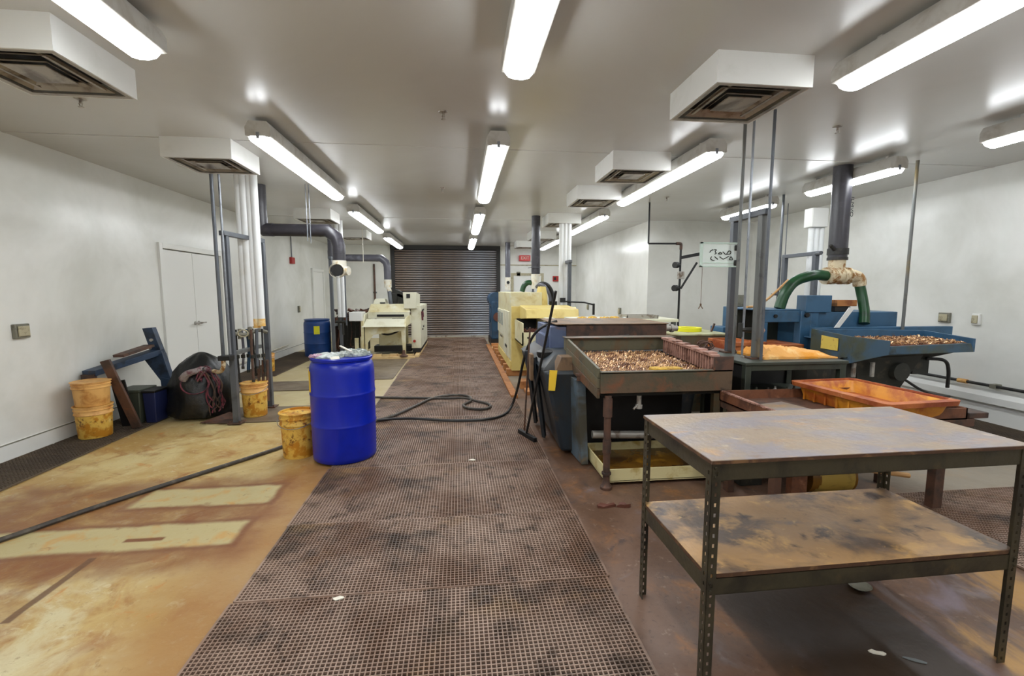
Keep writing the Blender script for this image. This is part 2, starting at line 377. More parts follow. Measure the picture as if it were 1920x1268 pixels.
# ------------------------------------------------------------ room shell
CZ = 2.88; XL = -3.97; XR = 6.0; YB = 14.6; YF = -4.4; JX = 3.78; JY = 8.87
struct('floor', B(XL-.1, XR+.1, YF-.1, YB+.1, -.1, 0), 'floor') if False else None
MATS['floor_m'] = F
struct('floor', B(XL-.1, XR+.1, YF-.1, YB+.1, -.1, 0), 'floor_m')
struct('ceiling', B(XL-.1, XR+.1, YF-.1, YB+.1, CZ, CZ+.1), 'ceiling')
struct('wall_left', MB().box(XL-.1, XL, YF, 6.60, 0, CZ).box(XL-.1, XL, 8.19, YB, 0, CZ).box(XL-.1, XL, 6.60, 8.19, 2.10, CZ).box(XL-.1, XL-.07, 6.60, 8.19, 0, 2.10), 'wall')
struct('wall_right', B(XR, XR+.1, YF, JY+.1, 0, CZ), 'wall')
struct('wall_right_recess', B(JX, XR, JY, JY+.1, 0, CZ), 'wall')
struct('wall_right_far', B(JX, JX+.1, JY+.1, YB, 0, CZ), 'wall')
DX0, DX1, DZ = -2.1, 1.27, 2.78
bw = MB().box(XL, DX0, YB, YB+.1, 0, CZ).box(DX1, JX+.1, YB, YB+.1, 0, CZ).box(DX0, DX1, YB, YB+.1, DZ, CZ)
struct('wall_back', bw, 'wall')
struct('wall_front', B(XL, XR, YF-.1, YF, 0, CZ), 'wall')
# roller door: guides, hood and every slat
rd = struct('door_1', MB().box(DX0-.02, DX0+.10, YB-.06, YB+.06, 0, DZ).box(DX1-.10, DX1+.02, YB-.06, YB+.06, 0, DZ).box(DX0-.02, DX1+.02, YB-.12, YB+.04, DZ-.02, DZ+.10), 'door_dark')
pitch = .072; ns = int(DZ/pitch)
slat = None
sl = MB(); prof = [(0,0),(-.014,.004),(-.026,.016),(-.030,.028),(-.026,.040),(-.012,.050),(.002,.054),(.006,.054),(.006,0)]
sl.prism(prof, 'x', DX0+.09, DX1-.09)
for i in range(ns):
    if slat is None:
        sl.v = [(x, y+YB+.01, z+.03) for x,y,z in sl.v]; slat = build('slat', sl, 'door_slat', rd, ang=60)
    else:
        c = slat.copy(); COL.objects.link(c); c.location = (0,0,pitch*i)
build('bottom_bar', MB().box(DX0+.09, DX1-.09, YB-.02, YB+.03, .0, .05), 'alum', rd)
build('top_curtain', B(DX0+.09, DX1-.09, YB+.018, YB+.03, 0, DZ), 'black', rd)
# left double door
ld = struct('door_2', MB().box(XL-.05, XL-.02, 6.66, 7.40, .01, 2.05), 'white_paint', origin=(XL,7.4,0), bevel=.004)
build('door_leaf', B(XL-.05, XL-.02, 7.41, 8.14, .01, 2.05), 'white_paint', ld, .004)
build('door_frame', MB().box(XL-.07, XL+.03, 6.58, 6.65, 0, 2.13).box(XL-.07, XL+.03, 8.15, 8.22, 0, 2.13).box(XL-.07, XL+.03, 6.65, 8.15, 2.06, 2.13), 'white_paint', ld, .004)
hd = MB().cyl((XL-.02,7.36,1.0),(XL+.04,7.36,1.0),.012).cyl((XL+.04,7.36,1.0),(XL+.04,7.26,1.0),.010).cyl((XL-.02,7.36,1.0),(XL-.012,7.36,1.0),.03)
hd.cyl((XL-.02,7.45,1.0),(XL+.04,7.45,1.0),.012).cyl((XL+.04,7.45,1.0),(XL+.04,7.55,1.0),.010).cyl((XL-.02,7.45,1.0),(XL-.012,7.45,1.0),.03)
build('door_handle', hd, 'alum', ld)
# far left door and far back door
d3 = struct('door_3', B(XL-.01, XL+.025, 12.9, 13.8, 0, 2.0), 'white_paint', origin=(XL,13,0), bevel=.004)
build('door_frame', MB().box(XL, XL+.05, 12.82, 12.9, 0, 2.08).box(XL, XL+.05, 13.8, 13.88, 0, 2.08).box(XL, XL+.05, 12.9, 13.8, 2.0, 2.08), 'white_box', d3)
d4 = struct('door_4', B(1.72, 2.62, YB-.03, YB+.01, 0, 1.96), 'white_box', origin=(2.2,YB,0), bevel=.004)
build('door_frame', MB().box(1.64, 1.72, YB-.05, YB, 0, 2.04).box(2.62, 2.70, YB-.05, YB, 0, 2.04).box(1.72, 2.62, YB-.05, YB, 1.96, 2.04), 'outlet_plate', d4)
build('door_handle', MB().cyl((2.53,YB-.03,1.0),(2.53,YB-.09,1.0),.014).cyl((2.53,YB-.09,1.0),(2.42,YB-.09,1.0),.012), 'alum', d4)
# bases, curbs
struct('baseboard_left', MB().prism([(XL,0),(XL+.022,0),(XL+.022,.145),(XL+.012,.155),(XL,.16)], 'y', YF, 6.58).prism([(XL,0),(XL+.022,0),(XL+.022,.145),(XL+.012,.155),(XL,.16)], 'y', 8.22, 12.82), 'wall')
struct('baseboard_right', MB().prism([(XR,0),(XR-.05,0),(XR-.05,.19),(XR-.02,.20),(XR-.02,.22),(XR-.09,.225),(XR-.09,.30),(XR,.37)], 'y', YF, JY), 'white_paint')
struct('baseboard_recess', MB().prism([(JY,0),(JY-.022,0),(JY-.022,.145),(JY,.16)], 'x', JX, XR-.1), 'white_paint')
struct('baseboard_back', MB().prism([(YB,0),(YB-.022,0),(YB-.022,.145),(YB,.16)], 'x', XL+.03, DX0-.05), 'white_paint')
struct('trim_4', MB().box(XL, XL+.0245, YF, 6.58, .150, .156).box(XL, XL+.0245, 8.22, 12.82, .150, .156), 'outlet_gray')
struct('trim_1', B(XL, XR, 4.62, 4.65, CZ-.004, CZ), 'ceiling')
struct('trim_2', B(XL, XR, 9.1, 9.13, CZ-.004, CZ), 'ceiling')
struct('trim_3', B(DX1+.02, JX, YB-.03, YB, 2.28, 2.31), 'outlet_plate')

# ------------------------------------------------------------ rubber grid mats (holes are real)
def grid_mat(label, x0, x1, y0, y1, z=0.0, mt='mat_rubber', rot=0.0, pitch=.0205, bar=.0053, group='rubber grid mats down the middle aisle', name='rubber_mat', h=.015):
    cx, cy = (x0+x1)/2, (y0+y1)/2
    t = thing(name, label, 'mat', (cx, cy, z), group)
    g = MB(); hx, hy = (x1-x0)/2, (y1-y0)/2
    nx = max(1, round(2*hx/pitch)); ny = max(1, round(2*hy/pitch)); px = 2*hx/nx; py = 2*hy/ny
    for i in range(nx+1):
        x = cx-hx+i*px; wd = bar if 0 < i < nx else bar*2.2
        g.box(x-wd/2, x+wd/2, cy-hy, cy+hy, z+.003, z+h)
    for j in range(ny+1):
        y = cy-hy+j*py; wd = bar if 0 < j < ny else bar*1.6
        g.box(cx-hx, cx+hx, y-wd/2, y+wd/2, z+.003, z+h-.0008)
    build('grid', g, mt, t, kind='stuff')
    build('backing', B(cx-hx, cx+hx, cy-hy, cy+hy, z+.0005, z+.003), 'mat_back', t)
    t.rotation_euler = (0, 0, R(rot)); return t
MX0, MX1 = -1.10, .745
SE = [(-.6,2.153,'nearest, cut off by the bottom of the frame', .0, .15), (2.157,2.866,'second, between two crosswise seams', .004, -.2),
      (2.871,3.803,'third, with a raised curled seam at its far edge', 0, .1), (3.81,5.28,'fourth, beside the big blue drum', .0, 0), (5.29,6.3,'fifth, under the looped hose', .0, 0.1),
      (6.31,7.9,'sixth, passing the front of the yellow machine', .0, 0), (7.91,9.4,'seventh, alongside the yellow machine', .0, 0), (9.41,10.95,'eighth, beside the cream feeder machine', 0, 0),
      (10.96,12.7,'ninth, one short of the roller door', 0, 0), (12.71,14.3,'last one, touching the roller door', 0, 0)]
for i, (a, b, t, z, r) in enumerate(SE):
    grid_mat('brown rubber aisle mat, ' + t, MX0 + (.012 if i % 2 else 0), MX1 + (.01 if i % 2 else 0), a, b, z, rot=r)
gm = 'dark mats around the left side'
grid_mat('dark brown mat strip along the left wall, near part before the yellow pails', XL+.03, -3.43, .5, 4.75, 0, 'mat_dark', pitch=.03, group=gm)
grid_mat('dark brown mat strip along the left wall, middle part under the stacked pails', XL+.03, -3.43, 4.77, 8.2, 0, 'mat_dark', pitch=.03, group=gm)
grid_mat('dark brown mat strip along the left wall, far part in front of the far drum', XL+.03, -3.22, 8.22, 11.4, 0, 'mat_dark', pitch=.03, group=gm)
def flat_mat(label, x0, x1, y0, y1, mt='mat_plate', h=.01, rot=0, name='floor_mat', group=gm):
    m = MB().obox(((x0+x1)/2,(y0+y1)/2,h/2+.0005),(x1-x0,y1-y0,h))
    o = one(name, label, 'mat', m, mt, ((x0+x1)/2,(y0+y1)/2,0), group, .003); o.rotation_euler = (0,0,R(rot)); return o
flat_mat('thin grey brown mat under the pipe frame and its rusty bucket', -2.85, -1.35, 5.32, 6.02)
flat_mat('grey brown mat crossing behind the pipe frame, parallel to the nearer one', -3.38, -1.42, 6.98, 7.70)
flat_mat('wide brown mat in front of the cream feeder machine', -2.35, -1.14, 7.72, 9.0)
flat_mat('brown mat touching the pallet of the cream feeder machine', -2.95, -1.14, 9.02, 9.98)
grid_mat('brown rubber mat on the right, seen behind the right legs of the shelving table', 3.0, 4.5, 1.75, 2.85, 0, 'mat_rubber', group='rubber mats on the right side')
grid_mat('brown rubber mat along the right wall curb', 5.2, XR-.1, 1.5, 4.9, 0, 'mat_dark', pitch=.03, group='rubber mats on the right side')

# ------------------------------------------------------------ ceiling lights
def light_fixture(L=1.205):
    t = thing('ceiling_light', '', 'light', (0, 0, 0), 'strip lights on the ceiling')
    hb = MB().prism([(-.07,.168),(.07,.168),(.098,.12),(.098,.052),(.085,.046),(-.085,.046),(-.098,.052),(-.098,.12)], 'y', -L, L)
    build('housing', hb, 'fixture', t, .003)
    lens = MB(); prof = [(-.080,.046),(.080,.046),(.078,.032),(.058,.010),(.02,0),(-.02,0),(-.058,.010),(-.078,.032)]
    n = len(prof); rings = [(-L+.0,.72,.03),(-L+.03,1,0),(L-.03,1,0),(L,.72,.03)]
    vs = []
    for (y,s_,dz) in rings:
        for (x,z) in prof: vs.append((x*s_, y, z if z > .04 else z + dz*.6))
    fs = [(i*n+k, i*n+(k+1)%n, (i+1)*n+(k+1)%n, (i+1)*n+k) for i in range(3) for k in range(n)] + [tuple(range(n-1,-1,-1)), tuple(3*n+k for k in range(n))]
    lens.add(vs, fs); build('lens', lens, 'lens', t)
    for y in (-L*.8, L*.8):
        build('hanger', MB().box(-.03,.03,y-.015,y+.015,.165,.1995), 'fixture', t)
    for s_ in (-1, 1):
        build('latch', MB().box(-.012,.012,s_*(L+.003)-.004,s_*(L+.003)+.004,.03,.08), 'galv', t)
    return t
lf = light_fixture(); lfs = None
LZ = CZ - .2
FX = [(-1.58,-2.15,'left row, behind the camera'), (.345,-2.15,'centre row, behind the camera'), (2.30,-2.2,'right row, behind the camera'),
      (.345,1.50,'centre row, nearest, running off the top edge of the frame'), (.345,5.21,'centre row, second from the camera'), (.345,8.78,'centre row, third from the camera'), (.345,12.4,'centre row, farthest, just before the roller door'),
      (-1.60,1.50,'left row, nearest, beside the big left air box'), (-1.595,5.20,'left row, second, above the black duct elbow'), (-1.66,8.78,'left row, third'), (-1.70,12.4,'left row, farthest, by the left top corner of the roller door'),
      (2.32,1.42,'right row, nearest and largest, running off the top right corner'), (2.30,5.18,'right row, second, passing behind the air boxes'), (2.42,8.72,'right row, third'), (2.48,12.4,'right row, farthest, above the exit sign'),
      (4.44,2.28,'far right row, cut by the right edge of the frame'), (4.44,4.87,'far right row, behind the black vertical duct'), (4.5,6.83,'far right row, seen through the grey pipe frame')]
for i, (x, y, t) in enumerate(FX):
    lab = 'glowing strip light, ' + t
    if i == 0: lf.location = (x, y, LZ); lf['label'] = lab
    elif i < 16: dup(lf, (x, y, LZ), lab)
    elif lfs is None: lfs = light_fixture(.60); lfs.location = (x, y, LZ); lfs['label'] = lab
    else: dup(lfs, (x, y, LZ), lab)

# ------------------------------------------------------------ air boxes with square diffusers
def air_box():
    t = thing('air_diffuser_box', '', 'vent', (0,0,0), 'white boxed air diffusers')
    h = .302; z0 = -.18
    bx = MB().box(-h,h,-h,-h+.012,z0,0).box(-h,h,h-.012,h,z0,0).box(-h,-h+.012,-h+.012,h-.012,z0,0).box(h-.012,h,-h+.012,h-.012,z0,0).box(-h+.01,h-.01,-h+.01,h-.01,-.012,-.001)
    build('box', bx, 'white_box', t)
    build('throat', B(-h+.015,h-.015,-h+.015,h-.015,-.10,-.09), 'dark_gap', t)
    def ring(a, b, za, zb):
        m = MB()
        o = [(-a,-a),(a,-a),(a,a),(-a,a)]; i_ = [(-b,-b),(b,-b),(b,b),(-b,b)]
        vs = [(x,y,za) for x,y in o]+[(x,y,zb) for x,y in i_]+[(x,y,za+.006) for x,y in o]+[(x,y,zb+.006) for x,y in i_]
        fs = []
        for k in range(4):
            j = (k+1)%4
            fs += [(k,j,4+j,4+k),(8+k,12+k,12+j,8+j),(k,8+k,8+j,j),(4+k,4+j,12+j,12+k)]
        return m.add(vs, fs)
    build('frame', ring(h-.001,.262,z0,z0+.002), 'diffuser', t)
    build('louver', ring(.225,.175,z0+.004,z0+.035), 'diffuser', t)
    build('louver', ring(.150,.128,z0+.004,z0+.02), 'diffuser', t)
    build('centre_plate', B(-.11,.11,-.11,.11,z0+.002,z0+.010), 'diffuser', t, .003)
    for q in (-.18,.18): build('hanger_strap', MB().box(q-.01,q+.01,-.24,.24,z0+.012,z0+.03), 'diffuser', t)
    return t
ab = air_box()
AB = [(-2.32,2.97,'nearest on the left, cut by the left edge of the frame'), (-2.37,4.88,'second on the left, above the white pipe column'), (-2.47,8.49,'third on the left, above the horizontal black duct'), (-2.42,11.24,'farthest on the left, above the grey duct'),
      (1.80,2.92,'nearest and largest on the right'), (1.83,4.82,'second on the right'), (1.86,6.32,'third on the right'), (1.90,8.50,'fourth on the right, beside the black vertical duct'), (1.97,10.95,'fifth on the right, half hidden by the black duct'), (1.9,13.1,'farthest on the right, just before the back wall')]
for i, (x, y, t) in enumerate(AB):
    lab = 'white ceiling air box, ' + t
    if i == 0: ab.location = (x,y,CZ); ab['label'] = lab
    else: dup(ab, (x,y,CZ), lab)

# sprinklers
def sprinkler():
    t = thing('sprinkler', '', 'sprinkler', (0,0,0), 'ceiling sprinkler heads')
    build('escutcheon', MB().lathe([(.012,-.012),(.035,-.006),(.038,0)], n=20), 'alum', t)
    build('head', MB().cyl((0,0,-.01),(0,0,-.035),.010,n=10).cyl((-.012,0,-.03),(-.004,0,-.055),.003,n=6).cyl((.012,0,-.03),(.004,0,-.055),.003,n=6), 'alum', t)
    build('deflector', MB().cyl((0,0,-.055),(0,0,-.058),.018,n=14), 'alum', t)
    return t
sp = sprinkler()
for i, (x,y,t) in enumerate([(-.11,3.73,'between the left and centre light rows, nearest'), (-.22,6.4,'between the left and centre light rows, farther'), (-2.72,3.79,'behind the nearest left air box'), (3.2,3.67,'in front of the black vertical duct'), (3.09,6.65,'right of the second right row light')]):
    lab = 'small ceiling sprinkler head ' + t
    if i == 0: sp.location = (x,y,CZ); sp['label'] = lab
    else: dup(sp, (x,y,CZ), lab)

# ------------------------------------------------------------ drums
def drum(label, loc, r, h, mt, rings=True):
    t = thing('plastic_drum', label, 'drum', loc, 'blue plastic drums')
    p = [(r*.93,0),(r*.985,.012),(r*.99,.05)]
    for zc in (.36, .66):
        p += [(r,h*zc-.02),(r*1.012,h*zc-.008),(r*1.02,h*zc),(r*1.012,h*zc+.008),(r,h*zc+.02)]
    p += [(r,h*.86),(r*.985,h*.92),(r*.93,h*.965),(r*.90,h*.97),(r*.90,h*.98),(r*.93,h*.985),(r*.93,h),(r*.88,h),(r*.86,h-.03),(0.0005,h-.03)]
    m = MB().lathe(p, loc, 56); build('body', m, mt, t, ang=50)
    lid = MB().lathe([(r*.90,h-.01),(r*.955,h-.01),(r*.96,h+.008),(r*.93,h+.014),(r*.85,h+.008),(0.0005,h+.008)], loc, 48); build('lid', lid, mt, t)
    return t
DR = (-1.045, 4.12, .0155)
d1 = drum('large bright blue drum in the foreground with dirty plastic film on its lid', DR, .272, .895, 'blue_plastic')
import mathutils
def patch(cx, cy, r, z0, z1, a0, a1, th=.002, n=8):
    m = MB(); vs = []
    for k in range(n+1):
        a = R(a0+(a1-a0)*k/n)
        for rr in (r, r+th):
            for z in (z0,z1): vs.append((cx+rr*math.cos(a), cy+rr*math.sin(a), z))
    fs = []
    for k in range(n):
        b = k*4
        fs += [(b,b+4,b+5,b+1),(b+2,b+3,b+7,b+6),(b+1,b+5,b+7,b+3),(b,b+2,b+6,b+4)]
    fs += [(0,1,3,2),(n*4,n*4+2,n*4+3,n*4+1)]
    return m.add(vs, fs)
build('yellow_label', patch(DR[0],DR[1],.2735,.63,.81,176,214), 'yellow_tag', d1, label='yellow hazard label')
# crumpled film and scraps on the lid
def crumple(name, label, cat, cx, cy, z, rx, ry, hz, mt, seed, group=None, rot=0, n=12):
    r = random.Random(seed); m = MB(); vs = []; top = []
    for i in range(n+1):
        for j in range(n+1):
            u = i/n*2-1; v = j/n*2-1
            k = math.sqrt(max(0, 1-.5*v*v)); k2 = math.sqrt(max(0,1-.5*u*u))
            x = u*k*rx*(1+r.uniform(-.08,.08)); y = v*k2*ry*(1+r.uniform(-.08,.08))
            e = max(0, 1-(u*u+v*v)/1.7)
            top.append((x, y, hz*(e**.6)*r.uniform(.35,1)+.002))
    vs = top + [(x,y,0) for x,y,_ in top]; N = n+1
    fs = []
    for i in range(n):
        for j in range(n):
            a = i*N+j; fs.append((a,a+N,a+N+1,a+1)); b = a+N*N; fs.append((b,b+1,b+N+1,b+N))
    for k in range(n):
        for (a,b) in ((k,k+1),(n*N+k+1,n*N+k),((k+1)*N,k*N),(k*N+n,(k+1)*N+n)):
            fs.append((a,b,b+N*N,a+N*N))
    m.add(vs, fs); m.xf(Matrix.Translation((cx,cy,z)) @ Matrix.Rotation(R(rot),4,'Z'))
    return one(name, label, cat, m, mt, (cx,cy,z), group)
ZT = .9195
crumple('plastic_film', 'crumpled clear plastic film lying on the left half of the drum lid', 'plastic film', DR[0]-.10, DR[1]-.02, ZT, .15, .14, .035, 'plastic_film', 3, rot=15)
crumple('plastic_sheet', 'wrinkled greenish plastic sheet heaped on the right half of the drum lid', 'plastic sheet', DR[0]+.10, DR[1]+.05, ZT+.002, .14, .12, .06, 'plastic_film', 5, rot=-10)
crumple('plastic_wrap', 'pinkish plastic wrap hanging over the left rim of the drum lid', 'plastic wrap', DR[0]-.19, DR[1]-.09, ZT+.006, .06, .05, .03, 'plastic_pink', 8)
one('wooden_paddle', 'pale stick lying across the plastic on the blue drum', 'stick', MB().bar((DR[0]-.05,DR[1]+.16,ZT+.07),(DR[0]+.10,DR[1]-.08,ZT+.05),.02,.008), 'paper', (DR[0],DR[1],ZT))
one('paper_scrap', 'white paper scrap at the front rim of the drum lid', 'paper', MB().obox((DR[0]+.0,DR[1]-.215,ZT+.013),(.07,.045,.004),(18,0,25)).jitter(.003), 'paper', (DR[0],DR[1]-.2,ZT))
d2 = drum('far dull blue drum against the left wall with a yellow label on its side', (-3.24,10.75,0), .285, .83, 'blue_plastic_dull')
build('yellow_label', patch(-3.24,10.75,.288,.52,.70,272,296), 'yellow_bright', d2, label='yellow label')

# ------------------------------------------------------------ buckets
def bucket(label, loc, r, h, mt='yellow_rust', rim='rust_rim', handle=True, lidded=False, group='yellow plastic buckets'):
    t = thing('bucket', label, 'bucket', loc, group)
    p = [(r*.84,0),(r*.86,.006),(r*.93,h*.72),(r*.935,h*.74)]
    p += [(r*.99,h*.745),(r*.99,h*.765),(r*.945,h*.77),(r*.95,h*.86),(r*1.0,h*.865),(r*1.0,h*.885),(r*.96,h*.89),(r*.97,h*.985)]
    p += [(r*1.02,h*.985),(r*1.02,h),(r*.955,h)]
    if not lidded: p += [(r*.93,h*.9),(r*.83,.03),(0.0005,.03)]
    else: p += [(0.0005,h)]
    # split the band as its own part
    nb = 4
    build('body', MB().lathe(p[:nb]+([(r*.955,h)] if 0 else [(r*.95,h*.99)]) + ([(r*.92,h*.99),(r*.83,.03),(0.0005,.03)] if not lidded else [(0.0005,h*.99)]), loc, 40), mt, t, ang=50)
    build('rim', MB().lathe([(r*.93,h*.72),(r*.99,h*.735),(r*.99,h*.765),(r*.955,h*.78),(r*.955,h*.86),(r*1.0,h*.87),(r*1.0,h*.89),(r*.965,h*.90),(r*.965,h*.97),(r*1.03,h*.975),(r*1.03,h),(r*.955,h),(r*.95,h*.96)], loc, 40), rim, t, ang=50)
    if handle:
        pts = [(loc[0]+math.cos(a)*(r+.012), loc[1]-math.sin(a)*(r*.35)-.012-math.sin(a)*r*.68, loc[2]+h*.86-math.sin(a)*h*.16) for a in [math.pi*k/10 for k in range(11)]]
        build('bail_handle', MB().tube(pts,.003,6,False), 'galv', t)
    return t
b1 = bucket('rust-stained open yellow bucket standing beside the big blue drum', (-1.478,4.215,0), .152, .41, 'yellow_rust', 'yellow_rust')
bucket('tan-lidded yellow bucket standing inside the grey pipe frame', (-2.445,5.62,.012), .145, .40, 'yellow_rust', 'yellow_tan', lidded=True)
lb = bucket('lower yellow bucket of the stack at the left wall', (-3.72,4.97,.0165), .156, .325, 'yellow_rust', 'yellow_tan', handle=False, lidded=True)
bucket('upper yellow bucket of the stack at the left wall, browned lid', (-3.72,4.97,.342), .156, .245, 'yellow_tan', 'yellow_tan', handle=False, lidded=True)
bucket('distant yellow bucket behind the pipe frame by the left wall', (-3.5,8.7,.013), .10, .33, 'yellow_rust', 'yellow_tan')

# ------------------------------------------------------------ things along the left wall
br = thing('machine_bracket', 'blue painted steel machine bracket leaning against the left wall', 'bracket', (-3.72,5.75,0))
build('top_beam', MB().hexa([(-3.93,5.15,.60),(-3.80,5.15,.60),(-3.60,5.95,.72),(-3.74,5.95,.72)], [(-3.93,5.15,.66),(-3.80,5.15,.66),(-3.60,5.95,.79),(-3.74,5.95,.79)]), 'blue_bracket', br, .004)
build('upright', MB().hexa([(-3.70,5.9,.66),(-3.58,5.9,.66),(-3.58,5.98,.66),(-3.70,5.98,.66)], [(-3.80,5.9,1.04),(-3.69,5.9,1.05),(-3.69,5.98,1.05),(-3.80,5.98,1.04)]), 'blue_bracket', br, .004)
build('leg', MB().hexa([(-3.60,5.86,.02),(-3.54,5.86,.02),(-3.54,5.96,.02),(-3.60,5.96,.02)], [(-3.62,5.86,.45),(-3.50,5.86,.42),(-3.50,5.96,.42),(-3.62,5.96,.45)]), 'blue_bracket', br, .004)
build('gusset', MB().hexa([(-3.62,5.87,.40),(-3.50,5.87,.38),(-3.50,5.95,.38),(-3.62,5.95,.40)], [(-3.80,5.87,.69),(-3.58,5.87,.74),(-3.58,5.95,.74),(-3.80,5.95,.69)]), 'blue_bracket', br, .004)
build('rear_leg', MB().hexa([(-3.93,5.13,.02),(-3.83,5.13,.02),(-3.83,5.18,.02),(-3.93,5.18,.02)], [(-3.93,5.13,.62),(-3.81,5.13,.62),(-3.81,5.18,.62),(-3.93,5.18,.62)]), 'brown_steel', br)
build('bolt', MB().cyl((-3.70,5.88,.90),(-3.70,5.905,.90),.018,n=10).cyl((-3.72,5.88,.80),(-3.72,5.905,.80),.014,n=10), 'alum', br)
one('steel_plate', 'rusty flat plate resting on top of the blue bracket', 'plate', MB().obox((-3.745,5.66,.802),(.13,.42,.03),(9,-2,-10)), 'brown_steel', (-3.76,5.72,.79), bevel=.003)
one('brown_plank', 'dark brown plank leaning against the blue bracket', 'plank', MB().bar((-3.47,5.19,.028),(-3.655,5.09,.775),.09,.03,(0,1,0)), 'brown_steel', (-3.5,5.06,0), bevel=.003)
one('steel_strip', 'thin black strip leaning behind the dark plank', 'strip', MB().bar((-3.62,5.30,.02),(-3.70,5.30,.52),.14,.015,(0,1,0)), 'black', (-3.62,5.2,0))
tb = thing('waste_bin', 'olive green bin with a lid between the plank and the blue bin', 'bin', (-3.68,5.5,.013))
build('body', MB().hexa([(-3.74,5.38,.015),(-3.56,5.38,.015),(-3.56,5.62,.015),(-3.74,5.62,.015)],[(-3.78,5.36,.37),(-3.54,5.36,.37),(-3.54,5.64,.37),(-3.78,5.64,.37)]), 'bin_green', tb, .008)
build('lid', B(-3.79,-3.53,5.35,5.65,.37,.40), 'bin_green', tb, .006)
tb = thing('waste_bin', 'small navy blue bin beside the olive one', 'bin', (-3.46,5.5,.013))
build('body', MB().hexa([(-3.515,5.40,.015),(-3.41,5.40,.015),(-3.41,5.60,.015),(-3.515,5.60,.015)],[(-3.52,5.38,.36),(-3.39,5.38,.36),(-3.39,5.62,.36),(-3.52,5.62,.36)]), 'bin_navy', tb, .006)
build('lid', B(-3.525,-3.385,5.37,5.63,.36,.385), 'black', tb, .005)
# rubbish bag with tied cords
bg = thing('garbage_bag', 'bulging black garbage bag with dark red cords tied over its side', 'bag', (-3.08,5.75,0))
rb = random.Random(4)
def bagf(a, z):
    return 1+.05*math.sin(a*5+z*9)+.04*math.sin(a*9-z*17)+rb.uniform(-.025,.025)
build('sack', MB().lathe([(.25,0.0),(.33,.03),(.345,.12),(.34,.25),(.325,.40),(.29,.52),(.22,.62),(.14,.69),(.07,.735),(.03,.75),(.0005,.755)], (-3.08,5.75,.012), 56, bagf), 'bag', bg, ang=60)
def onbag(a, z, o=.012):
    rr = {0:.36,1:.36,2:.355,3:.35,4:.345,5:.32,6:.25,7:.17}[min(7,int(z*10))]
    return (-3.08+(rr+o)*math.cos(R(a)), 5.75+(rr+o)*math.sin(R(a)), z)
rc = random.Random(17)
for k in range(11):
    a = -58 + rc.uniform(-8,14); a1 = -44 + rc.uniform(-9,11)
    build('cord', MB().tube([onbag(-80+rc.uniform(-6,16), .52+rc.uniform(-.06,.08), .02), onbag(a, .58+rc.uniform(-.05,.05), .02), onbag(a1+rc.uniform(-6,6), .46, .02), onbag(a1+rc.uniform(-7,7), .32, .015+rc.uniform(0,.02)), onbag(a1+rc.uniform(-8,8), .2, .015), onbag(a1+rc.uniform(-9,9), rc.uniform(.05,.16), .02)], rc.choice((.006,.008,.010)), 6), rc.choice(('cord_red','cord_red','brown_steel','black')), bg)
build('cord_loop', MB().tube([onbag(-75+22*math.cos(t_), .45+.12*math.sin(t_), .015) for t_ in [k*2*math.pi/12 for k in range(13)]], .008, 6), 'cord_red', bg)
build('knotted_rag', MB().tube([onbag(-95,.50), onbag(-86,.56,.03), onbag(-72,.59,.03), onbag(-60,.60,.02), onbag(-48,.58,.02)], [.045,.02], 8), 'cloth_gray', bg)
one('steel_sheet', 'dark folded sheet lying at the foot of the pipe frame', 'sheet', MB().add([(-2.92,5.33,.012),(-2.60,5.28,.012),(-2.60,5.50,.012),(-2.70,5.56,.07),(-2.92,5.33,.017),(-2.60,5.28,.017),(-2.60,5.50,.017),(-2.70,5.56,.077)],[(0,3,2,1),(4,5,6,7),(0,1,5,4),(1,2,6,5),(2,3,7,6),(3,0,4,7)]), 'brown_steel', (-2.7,5.5,0))

# wall fittings
def outlet(label, c, n, mt='outlet_gray', w_=.11, h=.15, name='wall_outlet'):
    """n: +1 faces +X, -1 faces -X"""
    t = thing(name, label, 'outlet', c)
    x, y, z = c
    build('box', B(min(x,x+n*.035), max(x,x+n*.035), y-w_/2, y+w_/2, z-h/2, z+h/2), mt, t, .006)
    build('cover', B(min(x+n*.035,x+n*.05), max(x+n*.035,x+n*.05), y-w_*.38, y+w_*.38, z-h*.36, z+h*.36), 'outlet_plate', t, .006)
    return t
outlet('weathered grey outlet box on the left wall near the frame edge', (XL,4.57,1.13), 1, h=.13, w_=.14)
outlet('weathered outlet box on the right wall right of the thin pole', (XR,4.98,1.16), -1, h=.12, w_=.13)
outlet('plain white switch plate on the right wall', (XR,4.63,1.16), -1, 'white_paint', .08, .13, 'switch_plate')
outlet('small grey outlet on the left wall above the far blue drum', (XL,11.75,1.03), 1, w_=.1, h=.16)
outlet('small grey outlet on the far right wall, left one of two', (JX,13.1,1.0), -1, w_=.1, h=.16)
outlet('small grey outlet on the far right wall, right one of two', (JX,10.4,1.0), -1, w_=.12, h=.16)
fa = thing('fire_alarm', 'red fire alarm pull on the left wall below a conduit from the ceiling', 'alarm', (XL,11.42,2.15))
build('box', B(XL, XL+.06, 11.32, 11.52, 2.12, 2.27), 'alarm_red', fa, .006)
build('conduit', MB().cyl((XL+.02,11.42,2.27),(XL+.02,11.42,CZ),.012,n=8), 'gray_steel', fa)
fa = thing('fire_alarm', 'red and dark alarm box on the back wall right of the exit sign', 'alarm', (3.1,YB,1.85))
build('box', B(3.0, 3.2, YB-.06, YB, 1.78, 1.95), 'alarm_red', fa, .006)
build('cover', B(3.03, 3.10, YB-.075, YB-.06, 1.82, 1.91), 'black', fa, .004)
one('wall_thermostat', 'small grey box on the back wall left of the exit sign', 'box', B(1.82,1.94,YB-.05,YB,1.95,2.08), 'outlet_gray', (1.88,YB,2.0), bevel=.005)
